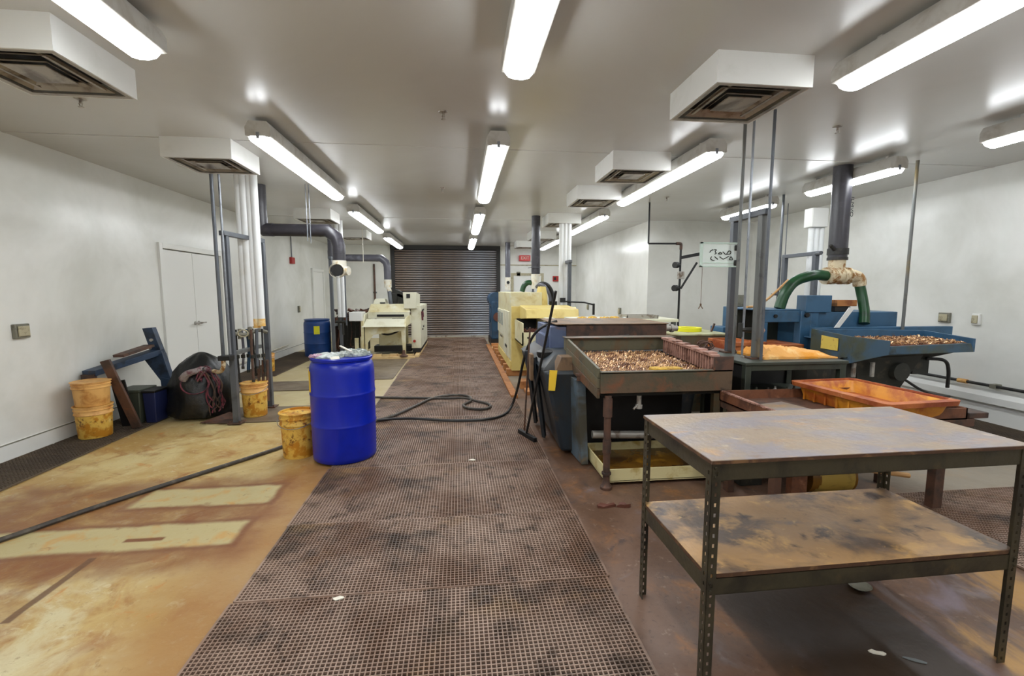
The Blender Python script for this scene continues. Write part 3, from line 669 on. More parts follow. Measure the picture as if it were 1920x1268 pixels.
ex = thing('exit_sign', 'small red exit sign high on the back wall', 'sign', (2.08,YB-.1,2.45))
build('housing', B(1.9,2.25,YB-.14,YB,2.42,2.60), 'exit_red', ex, .01)
def text_mesh(s, size, ext=.002):
    c = bpy.data.curves.new('t','FONT'); c.body = s; c.size = size; c.extrude = ext; c.align_x = 'CENTER'; c.align_y = 'CENTER'
    o = bpy.data.objects.new('t', c); COL.objects.link(o); bpy.context.view_layer.update()
    me = bpy.data.meshes.new_from_object(o); vs = [tuple(v.co) for v in me.vertices]; fs = [tuple(p.vertices) for p in me.polygons]
    bpy.data.objects.remove(o); m = MB(); m.add(vs, fs); return m
build('lettering', text_mesh('EXIT', .13).xf(Matrix.Translation((2.075,YB-.142,2.51)) @ Matrix.Rotation(R(90),4,'X')), 'paper', ex)
# right wall conduit
cd = thing('wall_conduit', 'black conduit running low along the right wall above the curb', 'conduit', (XR-.05,5,.41))
build('pipe', MB().cyl((XR-.06,1.5,.425),(XR-.06,8.5,.425),.018,n=12), 'black_rubber', cd)
for y in (2.6,4.35,6.2): build('clamp', MB().box(XR-.085,XR,y-.03,y+.03,.40,.45), 'outlet_gray', cd, .004)
build('coupling', MB().cyl((XR-.06,4.62,.425),(XR-.06,4.72,.425),.026,n=12), 'yellow_tan', cd)
# left wall conduit along the far base
cd = thing('wall_conduit', 'thin pale pipe running low along the left wall towards the far drum', 'conduit', (XL+.04,9.6,.2))
build('pipe', MB().tube([(XL+.04,8.4,.19),(XL+.04,9.6,.22),(XL+.04,10.9,.25)],.012,8), 'pvc', cd)

# ------------------------------------------------------------ pipe columns with grey frames
def column(label, x, y0, y1, ztop, x1=None, name='utility_pipes', s=1.0):
    x1 = x if x1 is None else x1
    t = thing(name, label, 'pipe column', (x, (y0+y1)/2, 0), 'utility pipe columns')
    build('post', MB().box(x-.03*s,x+.03*s,y0-.03*s,y0+.03*s,.012,ztop), 'gray_steel', t, .004)
    build('post', MB().box(x1-.03*s,x1+.03*s,y1-.03*s,y1+.03*s,.012,ztop), 'gray_steel', t, .004)
    build('top_bar', MB().bar((x,y0-.07,ztop+.025),(x1,y1+.03,ztop+.025),.06,.05), 'gray_steel', t, .004)
    for x,y in ((x,y0),(x1,y1)):
        build('base_plate', MB().box(x-.07,x+.07,y-.07,y+.07,.0115,.024).cyl((x-.05,y-.05,.024),(x-.05,y-.05,.045),.01,n=8).cyl((x+.05,y-.05,.024),(x+.05,y-.05,.045),.01,n=8), 'brown_steel', t)
    return t
c1 = column('grey steel frame holding white pipes and hanging valves on the left, nearest column', -2.51, 5.3, 6.0, 2.08, -2.42)
ym = 5.72
for k in range(4):
    a = (-2.53+.058*k, ym-.012*(k%2))
    build('insulated_pipe', MB().cyl((a[0],a[1],1.16),(a[0],a[1],CZ),.042,n=20), 'white_insul', c1)
    build('stained_end', MB().cyl((a[0],a[1],1.05+.02*(k%2)),(a[0],a[1],1.16),.0425,n=20), 'insul_stain' if k > 1 else 'white_insul', c1)
build('cross_bar', MB().bar((-2.50,5.33,.80),(-2.50,5.97,.80),.05,.045), 'gray_steel_stained', c1, .004)
build('valve_manifold', MB().tube([(-2.62,5.55,1.0),(-2.5,5.62,.98),(-2.40,5.72,1.02),(-2.34,5.8,.99)],.022,8).cyl((-2.56,5.60,.93),(-2.56,5.60,1.05),.02,n=10).cyl((-2.47,5.66,.92),(-2.47,5.66,1.06),.026,n=10).cyl((-2.62,5.6,.98),(-2.62,5.5,.94),.012,n=8), 'outlet_gray', c1)
build('handwheel', MB().tube([(-2.50+.055*math.cos(a),5.55,1.0+.04*math.sin(a)) for a in [k*math.pi/6 for k in range(13)]],.007,6), 'outlet_plate', c1)
for k in range(7):
    x = -2.60+.042*k; y = 5.60+.045*(k%4); zb = .45+.05*((k*3)%4)
    build('drop_hose', MB().tube([(x,y,1.04),(x+.01*math.sin(k),y,.80),(x+.012*math.cos(k*2),y-.01,zb)],.011+.004*(k%3),8), ('black_rubber','gray_pipe','navy_blue','black_rubber','brown_steel','gray_steel','black_rubber')[k], c1)
    build('fitting', MB().cyl((x,y,.70),(x,y,.74),.024,n=8).cyl((x+.012*math.cos(k*2),y-.01,zb-.03),(x+.012*math.cos(k*2),y-.01,zb),.018,n=8), 'junk_dark', c1)
for k in range(3): build('red_hose', MB().tube([(-2.42+.05*k,5.72,.66),(-2.43+.05*k,5.72,.4),(-2.45+.06*k,5.70,.16)],.017,8), 'brown_steel', c1)
build('conduit', MB().cyl((-2.56,5.2,.70),(-2.56,5.2,CZ),.018,n=10), 'gray_steel', c1)
build('conduit', MB().cyl((-2.50,5.23,.80),(-2.50,5.23,CZ),.012,n=10), 'galv', c1)
build('curved_hose', MB().tube([(-2.56,5.2,.76),(-2.565,5.2,.68),(-2.61,5.25,.62),(-2.70,5.36,.585),(-2.80,5.46,.58)],.022,10), 'pvc_dirty', c1)
build('conduit_clamp', MB().box(-2.60,-2.48,5.16,5.28,.74,.79), 'black', c1, .004)
c2 = column('grey steel frame with a white pipe on the left, farther column by the far drum', -2.50, 9.3, 9.9, 2.10)
for k in range(2): build('insulated_pipe', MB().cyl((-2.42+.07*k,9.55,.95),(-2.42+.07*k,9.55,CZ),.045,n=16), 'white_insul', c2)
build('cross_bar', MB().bar((-2.50,9.33,.80),(-2.50,9.87,.80),.05,.045), 'gray_steel', c2)
build('valve_manifold', MB().cyl((-2.5,9.5,.86),(-2.3,9.5,.86),.03,n=8).cyl((-2.44,9.5,.7),(-2.44,9.5,.95),.02,n=8).cyl((-2.36,9.5,.6),(-2.36,9.5,.95),.02,n=8), 'junk_dark', c2)
build('conduit', MB().cyl((-2.24,9.3,.8),(-2.24,9.3,2.3),.014,n=8), 'gray_steel', c2)
c3 = column('grey steel frame with white pipes on the right, behind the yellow machine', 1.95, 8.0, 8.55, 1.98)
for k in range(3): build('insulated_pipe', MB().cyl((1.86+.07*k,8.28,1.0),(1.86+.07*k,8.28,CZ),.045,n=16), 'white_insul', c3)
build('hose_arm', MB().tube([(1.80,7.95,1.30),(2.2,7.9,1.28),(2.36,7.85,1.24)],.014,8,False).cyl((2.36,7.85,1.26),(2.36,7.85,1.06),.022,n=8).box(1.78,1.86,7.9,8.0,1.28,1.36), 'black', c3)
c4 = column('grey steel frame with white pipes standing behind the blue machine', 4.72, 5.62, 6.2, 1.96)
for k in range(3): build('insulated_pipe', MB().cyl((4.86+.075*k,5.9,.6),(4.86+.075*k,5.9,2.45),.038,n=16), 'white_insul', c4)
build('junction_box', MB().box(4.80,5.04,5.82,5.98,2.36,2.62), 'white_box', c4, .01)
build('cross_pipe', MB().cyl((4.35,5.1,1.95),(4.72,5.62,1.98),.02,n=10), 'gray_steel', c4)

# right grey frame standing on the rack
cr = thing('pipe_rack', 'tall grey steel frame with yellow-stained posts standing on the dark rack', 'frame', (2.41,3.65,.931))
build('post', B(2.415,2.465,3.465,3.515,.945,2.10), 'gray_steel_stained', cr, .004)
build('post', B(2.415,2.465,3.845,3.895,.945,2.10), 'gray_steel', cr, .004)
build('top_bar', B(2.415,2.465,3.43,3.92,2.10,2.15), 'gray_steel', cr, .004)
for y in (3.49,3.87): build('foot', MB().box(2.38,2.50,y-.05,y+.05,.932,.945).cyl((2.485,y-.035,.945),(2.485,y-.035,.96),.008,n=8), 'brown_steel', cr)
for (x,y,r_,zb,mt) in ((2.43,3.40,.012,.932,'gray_steel'),(2.37,3.68,.014,.94,'gray_steel_stained'),(2.41,3.62,.010,.94,'galv')):
    build('riser_pipe', MB().cyl((x,y,zb),(x,y,CZ),r_,n=10), mt, cr)
build('valve', MB().cyl((2.38,3.64,1.16),(2.47,3.60,1.16),.022,n=8).cyl((2.37,3.60,1.10),(2.37,3.60,1.22),.018,n=8), 'junk_dark', cr)
build('valve_knob', MB().lathe([(.0005,0),(.035,.005),(.045,.03),(.03,.06),(.0005,.065)],(2.53,3.58,1.13),14), 'rust_pink', cr)

# ------------------------------------------------------------ ducts
def duct_left(label, y, x0, x1, zh, zd, r_, mt):
    t = thing('exhaust_duct', label, 'duct', (x0,y,CZ), 'dark exhaust ducts')
    build('riser', MB().cyl((x0,y,zh+.10),(x0,y,CZ),r_,n=22), mt, t)
    build('elbow', MB().tube([(x0,y,zh+.16),(x0,y,zh+.04),(x0+.04,y,zh),(x0+.16,y,zh)],r_*1.06,20,False), mt, t)
    build('run', MB().cyl((x0+.1,y,zh),(x1-.14,y,zh),r_,n=22), mt, t)
    build('elbow', MB().tube([(x1-.24,y,zh),(x1-.14,y,zh),(x1-.03,y,zh-.09),(x1,y,zh-.2),(x1,y,zh-.3)],r_*1.05,20,False), mt, t)
    build('drop', MB().cyl((x1,y,zd),(x1,y,zh-.2),r_,n=22), mt, t)
    return t
dl = duct_left('black duct dropping from the ceiling, running right to an open white tee', 6.5, -2.62, -1.63, 2.30, 1.88, .083, 'black_pipe')
tee = MB().cyl((-1.63,6.5,1.72),(-1.63,6.5,1.90),.092,n=24).cyl((-1.63,6.52,1.76),(-1.63,6.36,1.76),.085,n=24,caps=False).cyl((-1.63,6.38,1.76),(-1.63,6.34,1.76),.10,n=24,caps=False).cyl((-1.63,6.5,1.76),(-1.50,6.46,1.76),.06,n=18)
build('white_tee', tee, 'pvc', dl, label='white open tee fitting')
build('opening', MB().cyl((-1.63,6.37,1.76),(-1.63,6.352,1.76),.075,n=24), 'black', dl)
build('hanger_rod', MB().cyl((-2.0,6.4,2.15),(-2.0,6.4,CZ),.006,n=6).cyl((-1.96,6.4,2.12),(-1.96,6.4,CZ),.006,n=6), 'galv', dl)
build('hanger_clamp', MB().tube([(-2.0+.0,6.5+.09*math.cos(a),2.30+.09*math.sin(a)) for a in [k*math.pi/8 for k in range(17)]],.006,6,False), 'galv', dl)
dl = duct_left('grey duct running right to a drop over the cream feeder machine', 10.9, -2.9, -1.665, 2.235, 1.72, .08, 'gray_pipe')
build('white_elbow', MB().cyl((-1.665,10.9,1.56),(-1.665,10.9,1.74),.088,n=20).tube([(-1.665,10.9,1.6),(-1.64,10.82,1.55),(-1.60,10.76,1.46)],.05,12), 'pvc', dl, label='white elbow fitting')
build('flexible_hose', MB().tube([(-1.62,10.78,1.5),(-1.60,10.74,1.35),(-1.58,10.72,1.2),(-1.56,10.72,1.06)],.045,12), 'gray_steel', dl)
build('hanger_rod', MB().cyl((-2.18,10.8,2.12),(-2.18,10.8,CZ),.008,n=6), 'pvc', dl)
dr = thing('exhaust_duct', 'black vertical duct in the middle distance with a white collar above the yellow machine', 'duct', (1.44,8.6,CZ), 'dark exhaust ducts')
build('riser', MB().cyl((1.44,8.6,1.78),(1.44,8.6,CZ),.083,n=22), 'black_pipe', dr)
build('white_collar', MB().cyl((1.44,8.6,1.52),(1.44,8.6,1.80),.088,n=22), 'pvc', dr)
build('strap', MB().cyl((1.44,8.6,1.92),(1.44,8.6,1.935),.092,n=20).cyl((1.36,8.55,1.925),(1.28,8.5,1.91),.006,n=6), 'gray_steel', dr)
build('flexible_hose', MB().tube([(1.46,8.5,1.56),(1.50,8.36,1.62),(1.60,8.3,1.60),(1.68,8.3,1.5),(1.72,8.3,1.36),(1.70,8.3,1.24)],.035,12), 'black_rubber', dr)
build('flexible_hose', MB().tube([(1.44,8.5,1.56),(1.47,8.38,1.60),(1.54,8.26,1.58),(1.60,8.2,1.48),(1.64,8.2,1.36),(1.64,8.2,1.24)],.028,12), 'gray_pipe', dr)
build('flexible_hose', MB().tube([(1.42,8.6,1.62),(1.30,8.62,1.64),(1.22,8.62,1.58),(1.18,8.62,1.47)],.05,14), 'green_hose', dr, label='green flexible hose')
dr = thing('exhaust_duct', 'thin black vertical duct farther back with a white fitting', 'duct', (1.41,13.4,CZ), 'dark exhaust ducts')
build('riser', MB().cyl((1.41,13.4,1.85),(1.41,13.4,CZ),.075,n=20), 'gray_pipe', dr)
build('white_fitting', MB().cyl((1.41,13.4,1.50),(1.41,13.4,1.87),.085,n=20).cyl((1.41,13.4,1.72),(1.41,13.28,1.72),.06,n=16), 'pvc', dr)
build('opening', MB().cyl((1.41,13.285,1.72),(1.41,13.275,1.72),.045,n=16), 'black', dr)
# right black duct over the blue machine
RX, RY = 4.30, 4.80
dr = thing('exhaust_duct', 'scuffed black vertical duct with stained white tee and green hoses above the blue machine', 'duct', (RX,RY,CZ), 'dark exhaust ducts')
build('riser', MB().cyl((RX,RY,1.84),(RX-.01,RY,CZ),.095,n=26), 'black_pipe', dr)
build('collar', MB().cyl((RX,RY,1.90),(RX,RY,1.97),.105,n=24).cyl((RX-.09,RY-.05,1.95),(RX-.15,RY-.06,2.0),.02,n=8).cyl((RX,RY,1.84),(RX,RY,1.87),.102,n=24), 'black_rubber', dr)
build('tee_neck', MB().cyl((RX,RY,1.68),(RX,RY,1.86),.085,n=24), 'pvc_dirty', dr)
tee = MB().cyl((RX-.17,RY-.05,1.66),(RX+.12,RY-.02,1.66),.088,n=26)
for a in (-.17,-.10,.0,.08): tee.cyl((RX+a,RY-.045,1.66),(RX+a+.03,RY-.04,1.66),.096,n=26)
build('tee', tee, 'pvc_dirty', dr, label='stained cream tee fitting')
build('elbow', MB().tube([(RX+.10,RY-.02,1.66),(RX+.20,RY-.02,1.665),(RX+.27,RY-.02,1.63),(RX+.29,RY-.02,1.55)],.066,18).cyl((RX+.13,RY-.02,1.66),(RX+.17,RY-.02,1.66),.08,n=20), 'pvc_dirty', dr)
build('green_hose', MB().tube([(RX-.16,RY-.05,1.66),(RX-.32,RY-.05,1.665),(RX-.5,RY,1.60),(RX-.62,RY,1.46),(RX-.68,RY,1.29)],.058,18), 'green_hose', dr, label='green flexible hose')
build('green_hose', MB().tube([(RX+.285,RY-.02,1.57),(RX+.305,RY-.05,1.42),(RX+.30,RY-.10,1.25),(RX+.27,RY-.14,1.12)],.052,18), 'green_hose', dr, label='green flexible hose')
lt = text_mesh('ILMVO', .075, .001)
build('print', lt.xf(Matrix.Translation((RX+.045,RY-.098,2.42)) @ Matrix.Rotation(R(20),4,'Z') @ Matrix.Rotation(R(90),4,'X') @ Matrix.Rotation(R(-90),4,'Z')), 'black', dr)

# thin poles
one('thin_pole', 'thin dark vertical pole on the right rising from behind the blue feed tray', 'pole', MB().cyl((4.89,4.5,.0),(4.89,4.5,CZ),.016,n=10), 'gray_steel_stained', (4.89,4.5,0))
pl = thing('thin_pole', 'thin grey pole with a clamp, left of the green hose', 'pole', (4.70,6.28,0))
build('pipe', MB().cyl((4.70,6.28,0),(4.70,6.28,CZ),.018,n=10), 'gray_steel', pl)
build('clamp', MB().box(4.62,4.78,6.24,6.32,1.42,1.45), 'gray_steel', pl)
one('thin_wire', 'very thin dark rod hanging from the far right strip light', 'wire', MB().cyl((5.25,6.9,.9),(5.25,6.9,CZ),.007,n=6), 'gray_steel', (5.25,6.9,CZ))

# ------------------------------------------------------------ pipe stand with clear plate (right, in front of the recess wall)
PY = 7.08
ps = thing('pipe_stand', 'black pipe drop with red-brown fittings and round knobs before the right recess', 'pipe', (3.58,PY,0))
build('pipe', MB().cyl((3.01,PY,2.24),(3.01,PY,CZ),.014,n=10), 'black', ps)
build('pipe', MB().cyl((3.01,PY,2.24),(3.52,PY,2.245),.014,n=10), 'black', ps)
build('pipe', MB().cyl((3.56,PY,0),(3.56,PY,2.24),.017,n=10), 'black', ps)
build('elbow', MB().tube([(3.48,PY,2.245),(3.54,PY,2.245),(3.56,PY,2.23),(3.56,PY,2.15)],.024,10), 'brown_steel', ps)
for z in (1.90,1.53):
    build('knob', MB().cyl((3.50,PY-.02,z),(3.44,PY-.05,z),.05,n=14).cyl((3.56,PY,z),(3.5,PY-.02,z),.02,n=8), 'black', ps)
build('gauge', MB().box(3.52,3.62,PY-.04,PY+.02,1.68,1.80), 'alum', ps, .006)
build('arm', MB().bar((3.56,PY,2.02),(3.86,PY-.1,2.08),.03,.05).bar((3.58,PY,1.52),(3.80,PY-.08,1.94),.03,.03), 'black', ps)
AY = PY
PY = 3.97
pt = thing('clear_plate', 'clear plate with two rows of dark marks clipped to the grey pipe frame', 'sign', (2.26,PY-.15,1.8))
SX0, SX1, SZ0, SZ1 = 2.097, 2.435, 1.702, 1.916
build('plate', B(SX0,SX1,PY-.16,PY-.15,SZ0,SZ1), 'clear_plate', pt, .002)
build('edge_band', MB().box(SX0,SX0+.02,PY-.165,PY-.145,SZ0,SZ1).box(SX0,SX1,PY-.165,PY-.145,SZ1-.012,SZ1).box(SX0,SX1,PY-.165,PY-.145,SZ0,SZ0+.010).box(SX0,SX1,PY-.164,PY-.146,SZ0+.035,SZ0+.039), 'tape', pt)
gy = PY-.168
def stroke(pts, r_=.0038): return MB().tube([(SX0+u*(SX1-SX0), gy, SZ0+v*(SZ1-SZ0)) for u,v in pts], r_, 6, True, 5)
for pts in ([(.24,.58),(.27,.66),(.33,.70)], [(.36,.70),(.42,.69),(.39,.62),(.42,.56),(.38,.52)], [(.48,.53),(.53,.60),(.57,.53),(.48,.53)], [(.60,.62),(.65,.55),(.68,.50)], [(.70,.50),(.76,.65),(.82,.62),(.80,.53),(.72,.52)],
            [(.30,.42),(.27,.34),(.33,.27),(.38,.26)], [(.38,.42),(.47,.31)], [(.52,.42),(.57,.36),(.62,.32),(.68,.36),(.77,.44)], [(.79,.30),(.83,.42),(.88,.30),(.79,.30)]):
    build('mark', stroke(pts), 'junk_dark', pt)
for z in (1.868,1.738): build('clip', MB().obox((SX1-.012,PY-.172,z),(.03,.02,.048),(0,0,0)), 'black', pt, .006)
ck = thing('pull_cord', 'thin pull cord with a small three-pronged hook below the clear plate', 'cord', (2.12,PY-.16,1.70))
build('cord', MB().cyl((2.12,PY-.16,1.36),(2.12,PY-.16,1.705),.0022,n=6), 'bracket_tan', ck)
build('hook', MB().cyl((2.12,PY-.16,1.365),(2.10,PY-.16,1.335),.004,n=6).cyl((2.12,PY-.16,1.365),(2.14,PY-.16,1.335),.004,n=6).cyl((2.12,PY-.16,1.38),(2.12,PY-.16,1.36),.008,n=8), 'bracket_tan', ck)
PY = AY

# ------------------------------------------------------------ big tumbling machine in the middle right
A = thing('media_separator', 'large grimy machine with a tray of small metal pins and a dark blue tapered tank', 'machine', (1.5,4.2,0))
# tapered tank
build('tank', MB().hexa([(.90,3.92,.03),(2.1,3.92,.03),(2.1,5.5,.03),(.95,5.5,.03)], [(.74,3.90,.78),(2.2,3.90,.78),(2.2,5.5,.78),(.74,5.5,.78)]), 'tank_blue', A, .03)
build('tank_shoulder', MB().hexa([(.74,3.98,.78),(2.15,3.98,.78),(2.15,5.5,.78),(.74,5.5,.78)], [(.92,4.25,.90),(2.1,4.25,.90),(2.1,5.4,.90),(.92,5.4,.90)]), 'tank_blue', A)
build('rib', MB().hexa([(1.02,3.66,.01),(1.08,3.66,.01),(1.08,3.95,.01),(1.0,3.95,.01)], [(.985,3.72,.73),(1.06,3.72,.73),(1.06,3.95,.73),(.97,3.95,.73)]), 'tank_rib', A, .003, label='pale blue vertical rib')
build('rib', MB().hexa([(.80,4.35,.03),(.83,4.33,.03),(.86,4.42,.03),(.83,4.44,.03)], [(.69,4.35,.84),(.72,4.33,.84),(.76,4.42,.84),(.73,4.44,.84)]), 'tank_blue', A, .003)
build('rib', MB().hexa([(.80,4.85,.03),(.83,4.83,.03),(.86,4.92,.03),(.83,4.94,.03)], [(.69,4.85,.84),(.72,4.83,.84),(.76,4.92,.84),(.73,4.94,.84)]), 'tank_blue', A, .003)
build('rib_bolt', MB().cyl((1.0,3.70,.735),(1.0,3.70,.78),.022,n=8).cyl((1.0,3.70,.78),(1.0,3.70,.795),.036,n=10), 'brown_steel', A)
build('bracket', MB().hexa([(.82,3.93,.72),(1.06,3.93,.72),(1.06,4.12,.72),(.82,4.12,.72)], [(.90,3.96,.90),(1.06,3.96,.90),(1.06,4.12,.90),(.90,4.12,.90)]).box(1.06,1.10,3.90,4.12,.70,.91), 'bracket_tan', A, .006)
build('rubber_boot', MB().lathe([(.07,-.03),(.085,.0),(.085,.03),(.05,.05),(.02,.055)],(.84,4.42,.86),18), 'black_rubber', A)
build('hinge_plate', B(.675,.705,4.30,4.42,.62,.88), 'bracket_tan', A, .004)
build('yellow_tag', MB().hexa([(.765,3.86,.62),(.82,3.84,.62),(.82,3.845,.62),(.765,3.865,.62)], [(.775,3.86,.80),(.84,3.84,.80),(.84,3.845,.80),(.775,3.865,.80)]), 'yellow_tag', A, label='yellow tag')
# side cabinet, top housing
build('cabinet', MB().box(.93,1.12,4.62,5.4,.72,1.12).box(.89,.94,4.7,5.3,.82,1.02), 'cab_blue', A, .006, label='faded blue violet cabinet')
build('top_housing', B(1.10,2.19,4.60,5.5,.92,1.14), 'brown_steel', A, .008)
build('top_cover', B(.98,2.20,4.58,5.52,1.14,1.15), 'bracket_tan', A, .003)
build('lid_handle', MB().tube([(1.55,4.58,1.02),(1.55,4.54,1.02),(1.75,4.54,1.03),(1.75,4.58,1.03)],.008,6,False), 'brown_steel', A)
build('shaft', MB().cyl((2.19,4.75,1.08),(2.38,4.75,1.08),.03,n=14).cyl((2.20,4.75,1.08),(2.24,4.75,1.08),.05,n=14).cyl((2.30,4.75,1.08),(2.33,4.75,1.08),.045,n=14), 'alum', A)
build('back_beam', MB().box(1.0,2.05,4.20,4.30,.92,1.04), 'mach_green', A, .006)
build('back_flange', MB().box(.99,2.08,4.16,4.32,1.04,1.05), 'mach_steel', A, .002)
# tray: left side of three boards, right side, front, floor
def slant(x0, x1, zl0, zh0, zl1, zh1, y0=3.2, y1=4.2):
    return MB().hexa([(x0,y0,zl0),(x1,y0,zl0),(x1,y1,zl1),(x0,y1,zl1)], [(x0,y0,zh0),(x1,y0,zh0),(x1,y1,zh1),(x0,y1,zh1)])
for k in range(3):
    f0, f1 = k/3, (k+1)/3-.018
    build('side_board', slant(1.0,1.022, .70+.23*f0,.70+.23*f1, .78+.27*f0,.78+.27*f1), 'mach_green' if k else 'mach_steel', A, .002)
build('side_brace', B(1.022,1.04,3.21,4.19,.76,.90), 'mach_steel', A)
build('front_panel', MB().box(1.02,2.05,3.18,3.20,.74,.895).box(1.02,2.05,3.18,3.23,.885,.90), 'mach_steel', A, .002)
build('tray_floor', slant(1.03,2.04,.80,.815,.84,.855,3.2,4.2), 'mach_steel', A)
build('right_panel', MB().box(2.04,2.06,3.2,4.2,.76,.98).box(1.90,2.055,3.18,3.195,.89,1.0), 'brown_steel', A, .002)
build('rail', MB().hexa([(1.92,3.26,.985),(1.99,3.26,.985),(1.99,4.15,1.03),(1.92,4.15,1.03)], [(1.92,3.26,1.005),(1.99,3.26,1.005),(1.99,4.15,1.05),(1.92,4.15,1.05)]), 'rust_pink', A, .004, label='pinkish rusted rail')
tth = MB()
for k in range(22):
    y = 3.28+.04*k; z = .985+.045*(k/21); tth.box(1.935,1.972,y,y+.013,z-.12,z)
build('rail_teeth', tth, 'rust_pink', A, kind='stuff')
for k in range(6): build('rail_pad', MB().box(1.915,1.995,3.30+.14*k,3.39+.14*k,1.006+.007*k,1.018+.007*k), 'rust_pink', A, .003)
# pins lying in the tray
pin = MB(); rp = random.Random(11)
for i in range(44):
    for j in range(40):
        x = 1.055+i*.0196+rp.uniform(-.005,.005); y = 3.25+j*.0235+rp.uniform(-.005,.005)
        z = .862+(y-3.25)*.05+rp.uniform(-.006,.010)
        a = rp.gauss(.9,.35); tl = rp.uniform(.25,1.0); L = .013
        d = Vector((math.cos(a)*math.cos(tl), math.sin(a)*math.cos(tl), math.sin(tl)))*L
        pin.cyl(Vector((x,y,z))-d, Vector((x,y,z))+d, .0058, .0038, 5)
build('pins', pin, 'media', A, kind='stuff', ang=50, label='bed of small tan metal pins')
build('grate_edge', MB().box(1.03,1.92,3.205,3.23,.845,.865), 'black', A)
build('pin_bed', slant(1.04,1.93,.816,.852,.856,.898,3.21,4.17), 'leaf_rust', A)
build('scrub_brush', MB().obox((1.56,3.27,.895),(.24,.08,.035),(0,0,1)).jitter(.004), 'rag_yellow', A, .008, label='worn yellow brush')
# legs
leg = MB().cyl((1.085,3.20,.03),(1.085,3.20,.72),.026,n=16)
build('leg', leg, 'brown_steel', A)
build('leg_collar', MB().cyl((1.085,3.20,.28),(1.085,3.20,.38),.032,n=16).cyl((1.085,3.20,.56),(1.085,3.20,.70),.034,n=16).cyl((1.085,3.20,.115),(1.085,3.20,.13),.036,n=16), 'brown_steel', A)
build('leg_foot', MB().lathe([(.045,0),(.045,.02),(.03,.04),(.026,.07)],(1.085,3.20,0),16), 'brown_steel', A)
build('leg', MB().box(2.13,2.19,3.55,3.60,0,.78), 'mach_green', A, .003)
build('leg', MB().box(2.02,2.06,3.20,3.235,0,.76), 'mach_green', A, .003)
build('under_frame', MB().box(1.05,2.05,3.6,3.65,.72,.78).box(1.05,2.05,3.26,3.30,.70,.75), 'junk_dark', A)
build('under_shade_sheet', MB().box(1.12,2.02,3.885,3.90,.1,.76), 'black', A)  # black sheet added as painted shade below the tray, in front of the tank
build('drain_valve', MB().cyl((1.35,3.26,.70),(1.35,3.26,.62),.018,n=10).cyl((1.35,3.26,.64),(1.30,3.24,.60),.008,n=8).cyl((1.35,3.26,.63),(1.35,3.26,.60),.026,n=10), 'alum', A)
build('drain_pipe', MB().cyl((1.12,3.70,.26),(1.78,3.68,.24),.034,n=18), 'alum', A, label='ribbed metal drain pipe')
dp = thing('drip_tray', 'shallow cream tray with brown liquid under the machine leg', 'tray', (1.6,3.55,0))
X0,X1,Y0,Y1 = 1.10,2.10,3.24,3.86
build('wall', MB().box(X0,X1,Y0,Y0+.012,.035,.13).box(X0,X1,Y1-.012,Y1,.035,.13).box(X0,X0+.012,Y0,Y1,.035,.13).box(X1-.012,X1,Y0,Y1,.035,.13), 'drip_cream', dp)
build('bottom', B(X0,X1,Y0,Y1,.028,.04), 'drip_cream', dp)
build('liquid', B(X0+.012,X1-.012,Y0+.012,Y1-.012,.04,.06), 'drip_liquid', dp)
for x in (X0+.08,X1-.12):
    for y in (Y0+.06,Y1-.1): build('foot', B(x,x+.05,y,y+.05,0,.028), 'black', dp)
# tall machine parts behind: black drum handle zone
one('tall_squeegee_rack', 'black hanging rubber apron at the left rear corner of the grimy machine', 'apron', MB().hexa([(.69,4.62,.5),(.76,4.62,.5),(.78,4.8,.5),(.70,4.8,.5)],[(.74,4.62,.84),(.84,4.62,.84),(.84,4.8,.84),(.74,4.8,.84)]), 'black_rubber', (.75,4.7,.5)) if False else None

# squeegee leaning on the machine
sq = thing('squeegee', 'long black squeegee leaning against the grimy machine, head on the mat edge', 'squeegee', (.66,4.42,.013))
build('pole', MB().cyl((.655,4.42,.06),(.81,3.80,1.49),.012,n=10), 'black_rubber', sq)
build('head', MB().bar((.60,4.58,.035),(.72,4.26,.035),.035,.045), 'black', sq, .004)
build('blade', MB().bar((.60,4.58,.02),(.72,4.26,.02),.012,.014), 'hose_gray', sq)
one('thin_rod', 'rusty thin rod leaning beside the squeegee against the machine', 'rod', MB().cyl((.66,4.62,.013),(.715,4.60,1.12),.009,n=8), 'brown_steel', (.72,4.78,0))

# hoses
one('water_hose', 'dark hose from the left foreground passing behind the drum and coiling on the mats', 'hose',
    MB().tube([(-3.6,1.9,.02),(-3.05,2.45,.0175),(-2.74,2.89,.0175),(-2.5,3.28,.0175),(-2.1,3.83,.0175),(-1.72,4.36,.0175),(-1.55,4.72,.0175),(-1.3,4.93,.0175),(-1.0,5.10,.0335),(-.80,5.30,.0335),(-.60,5.70,.0335),(-.38,6.15,.0335),(-.1,6.30,.0335),(.1,6.2,.0335),(.13,5.95,.0335),(.03,5.72,.0335),(.1,5.55,.0335),(.28,5.5,.0335),(.37,5.62,.0335),(.33,5.78,.0335),(.2,5.9,.037),(.06,6.02,.05),(-.2,6.12,.0335),(-.6,6.18,.0335),(-1.15,6.28,.0335),(-1.9,6.5,.02)],.0165,8,True,10), 'hose_gray', (-1,5,0))
one('air_hose', 'black hose sweeping from the drum over the mats up onto the grimy machine', 'hose',
    MB().tube([(-1.35,5.1,.02),(-.95,5.14,.0335),(-.6,5.12,.05),(-.1,5.04,.0335),(.3,5.05,.0335),(.52,5.25,.0335),(.62,5.4,.10),(.68,5.3,.35),(.72,5.1,.7),(.78,4.95,.95),(.86,4.85,1.08),(.98,4.85,1.14),(1.05,4.85,1.165)],.0155,8,True,10), 'black_rubber', (0,5,0))

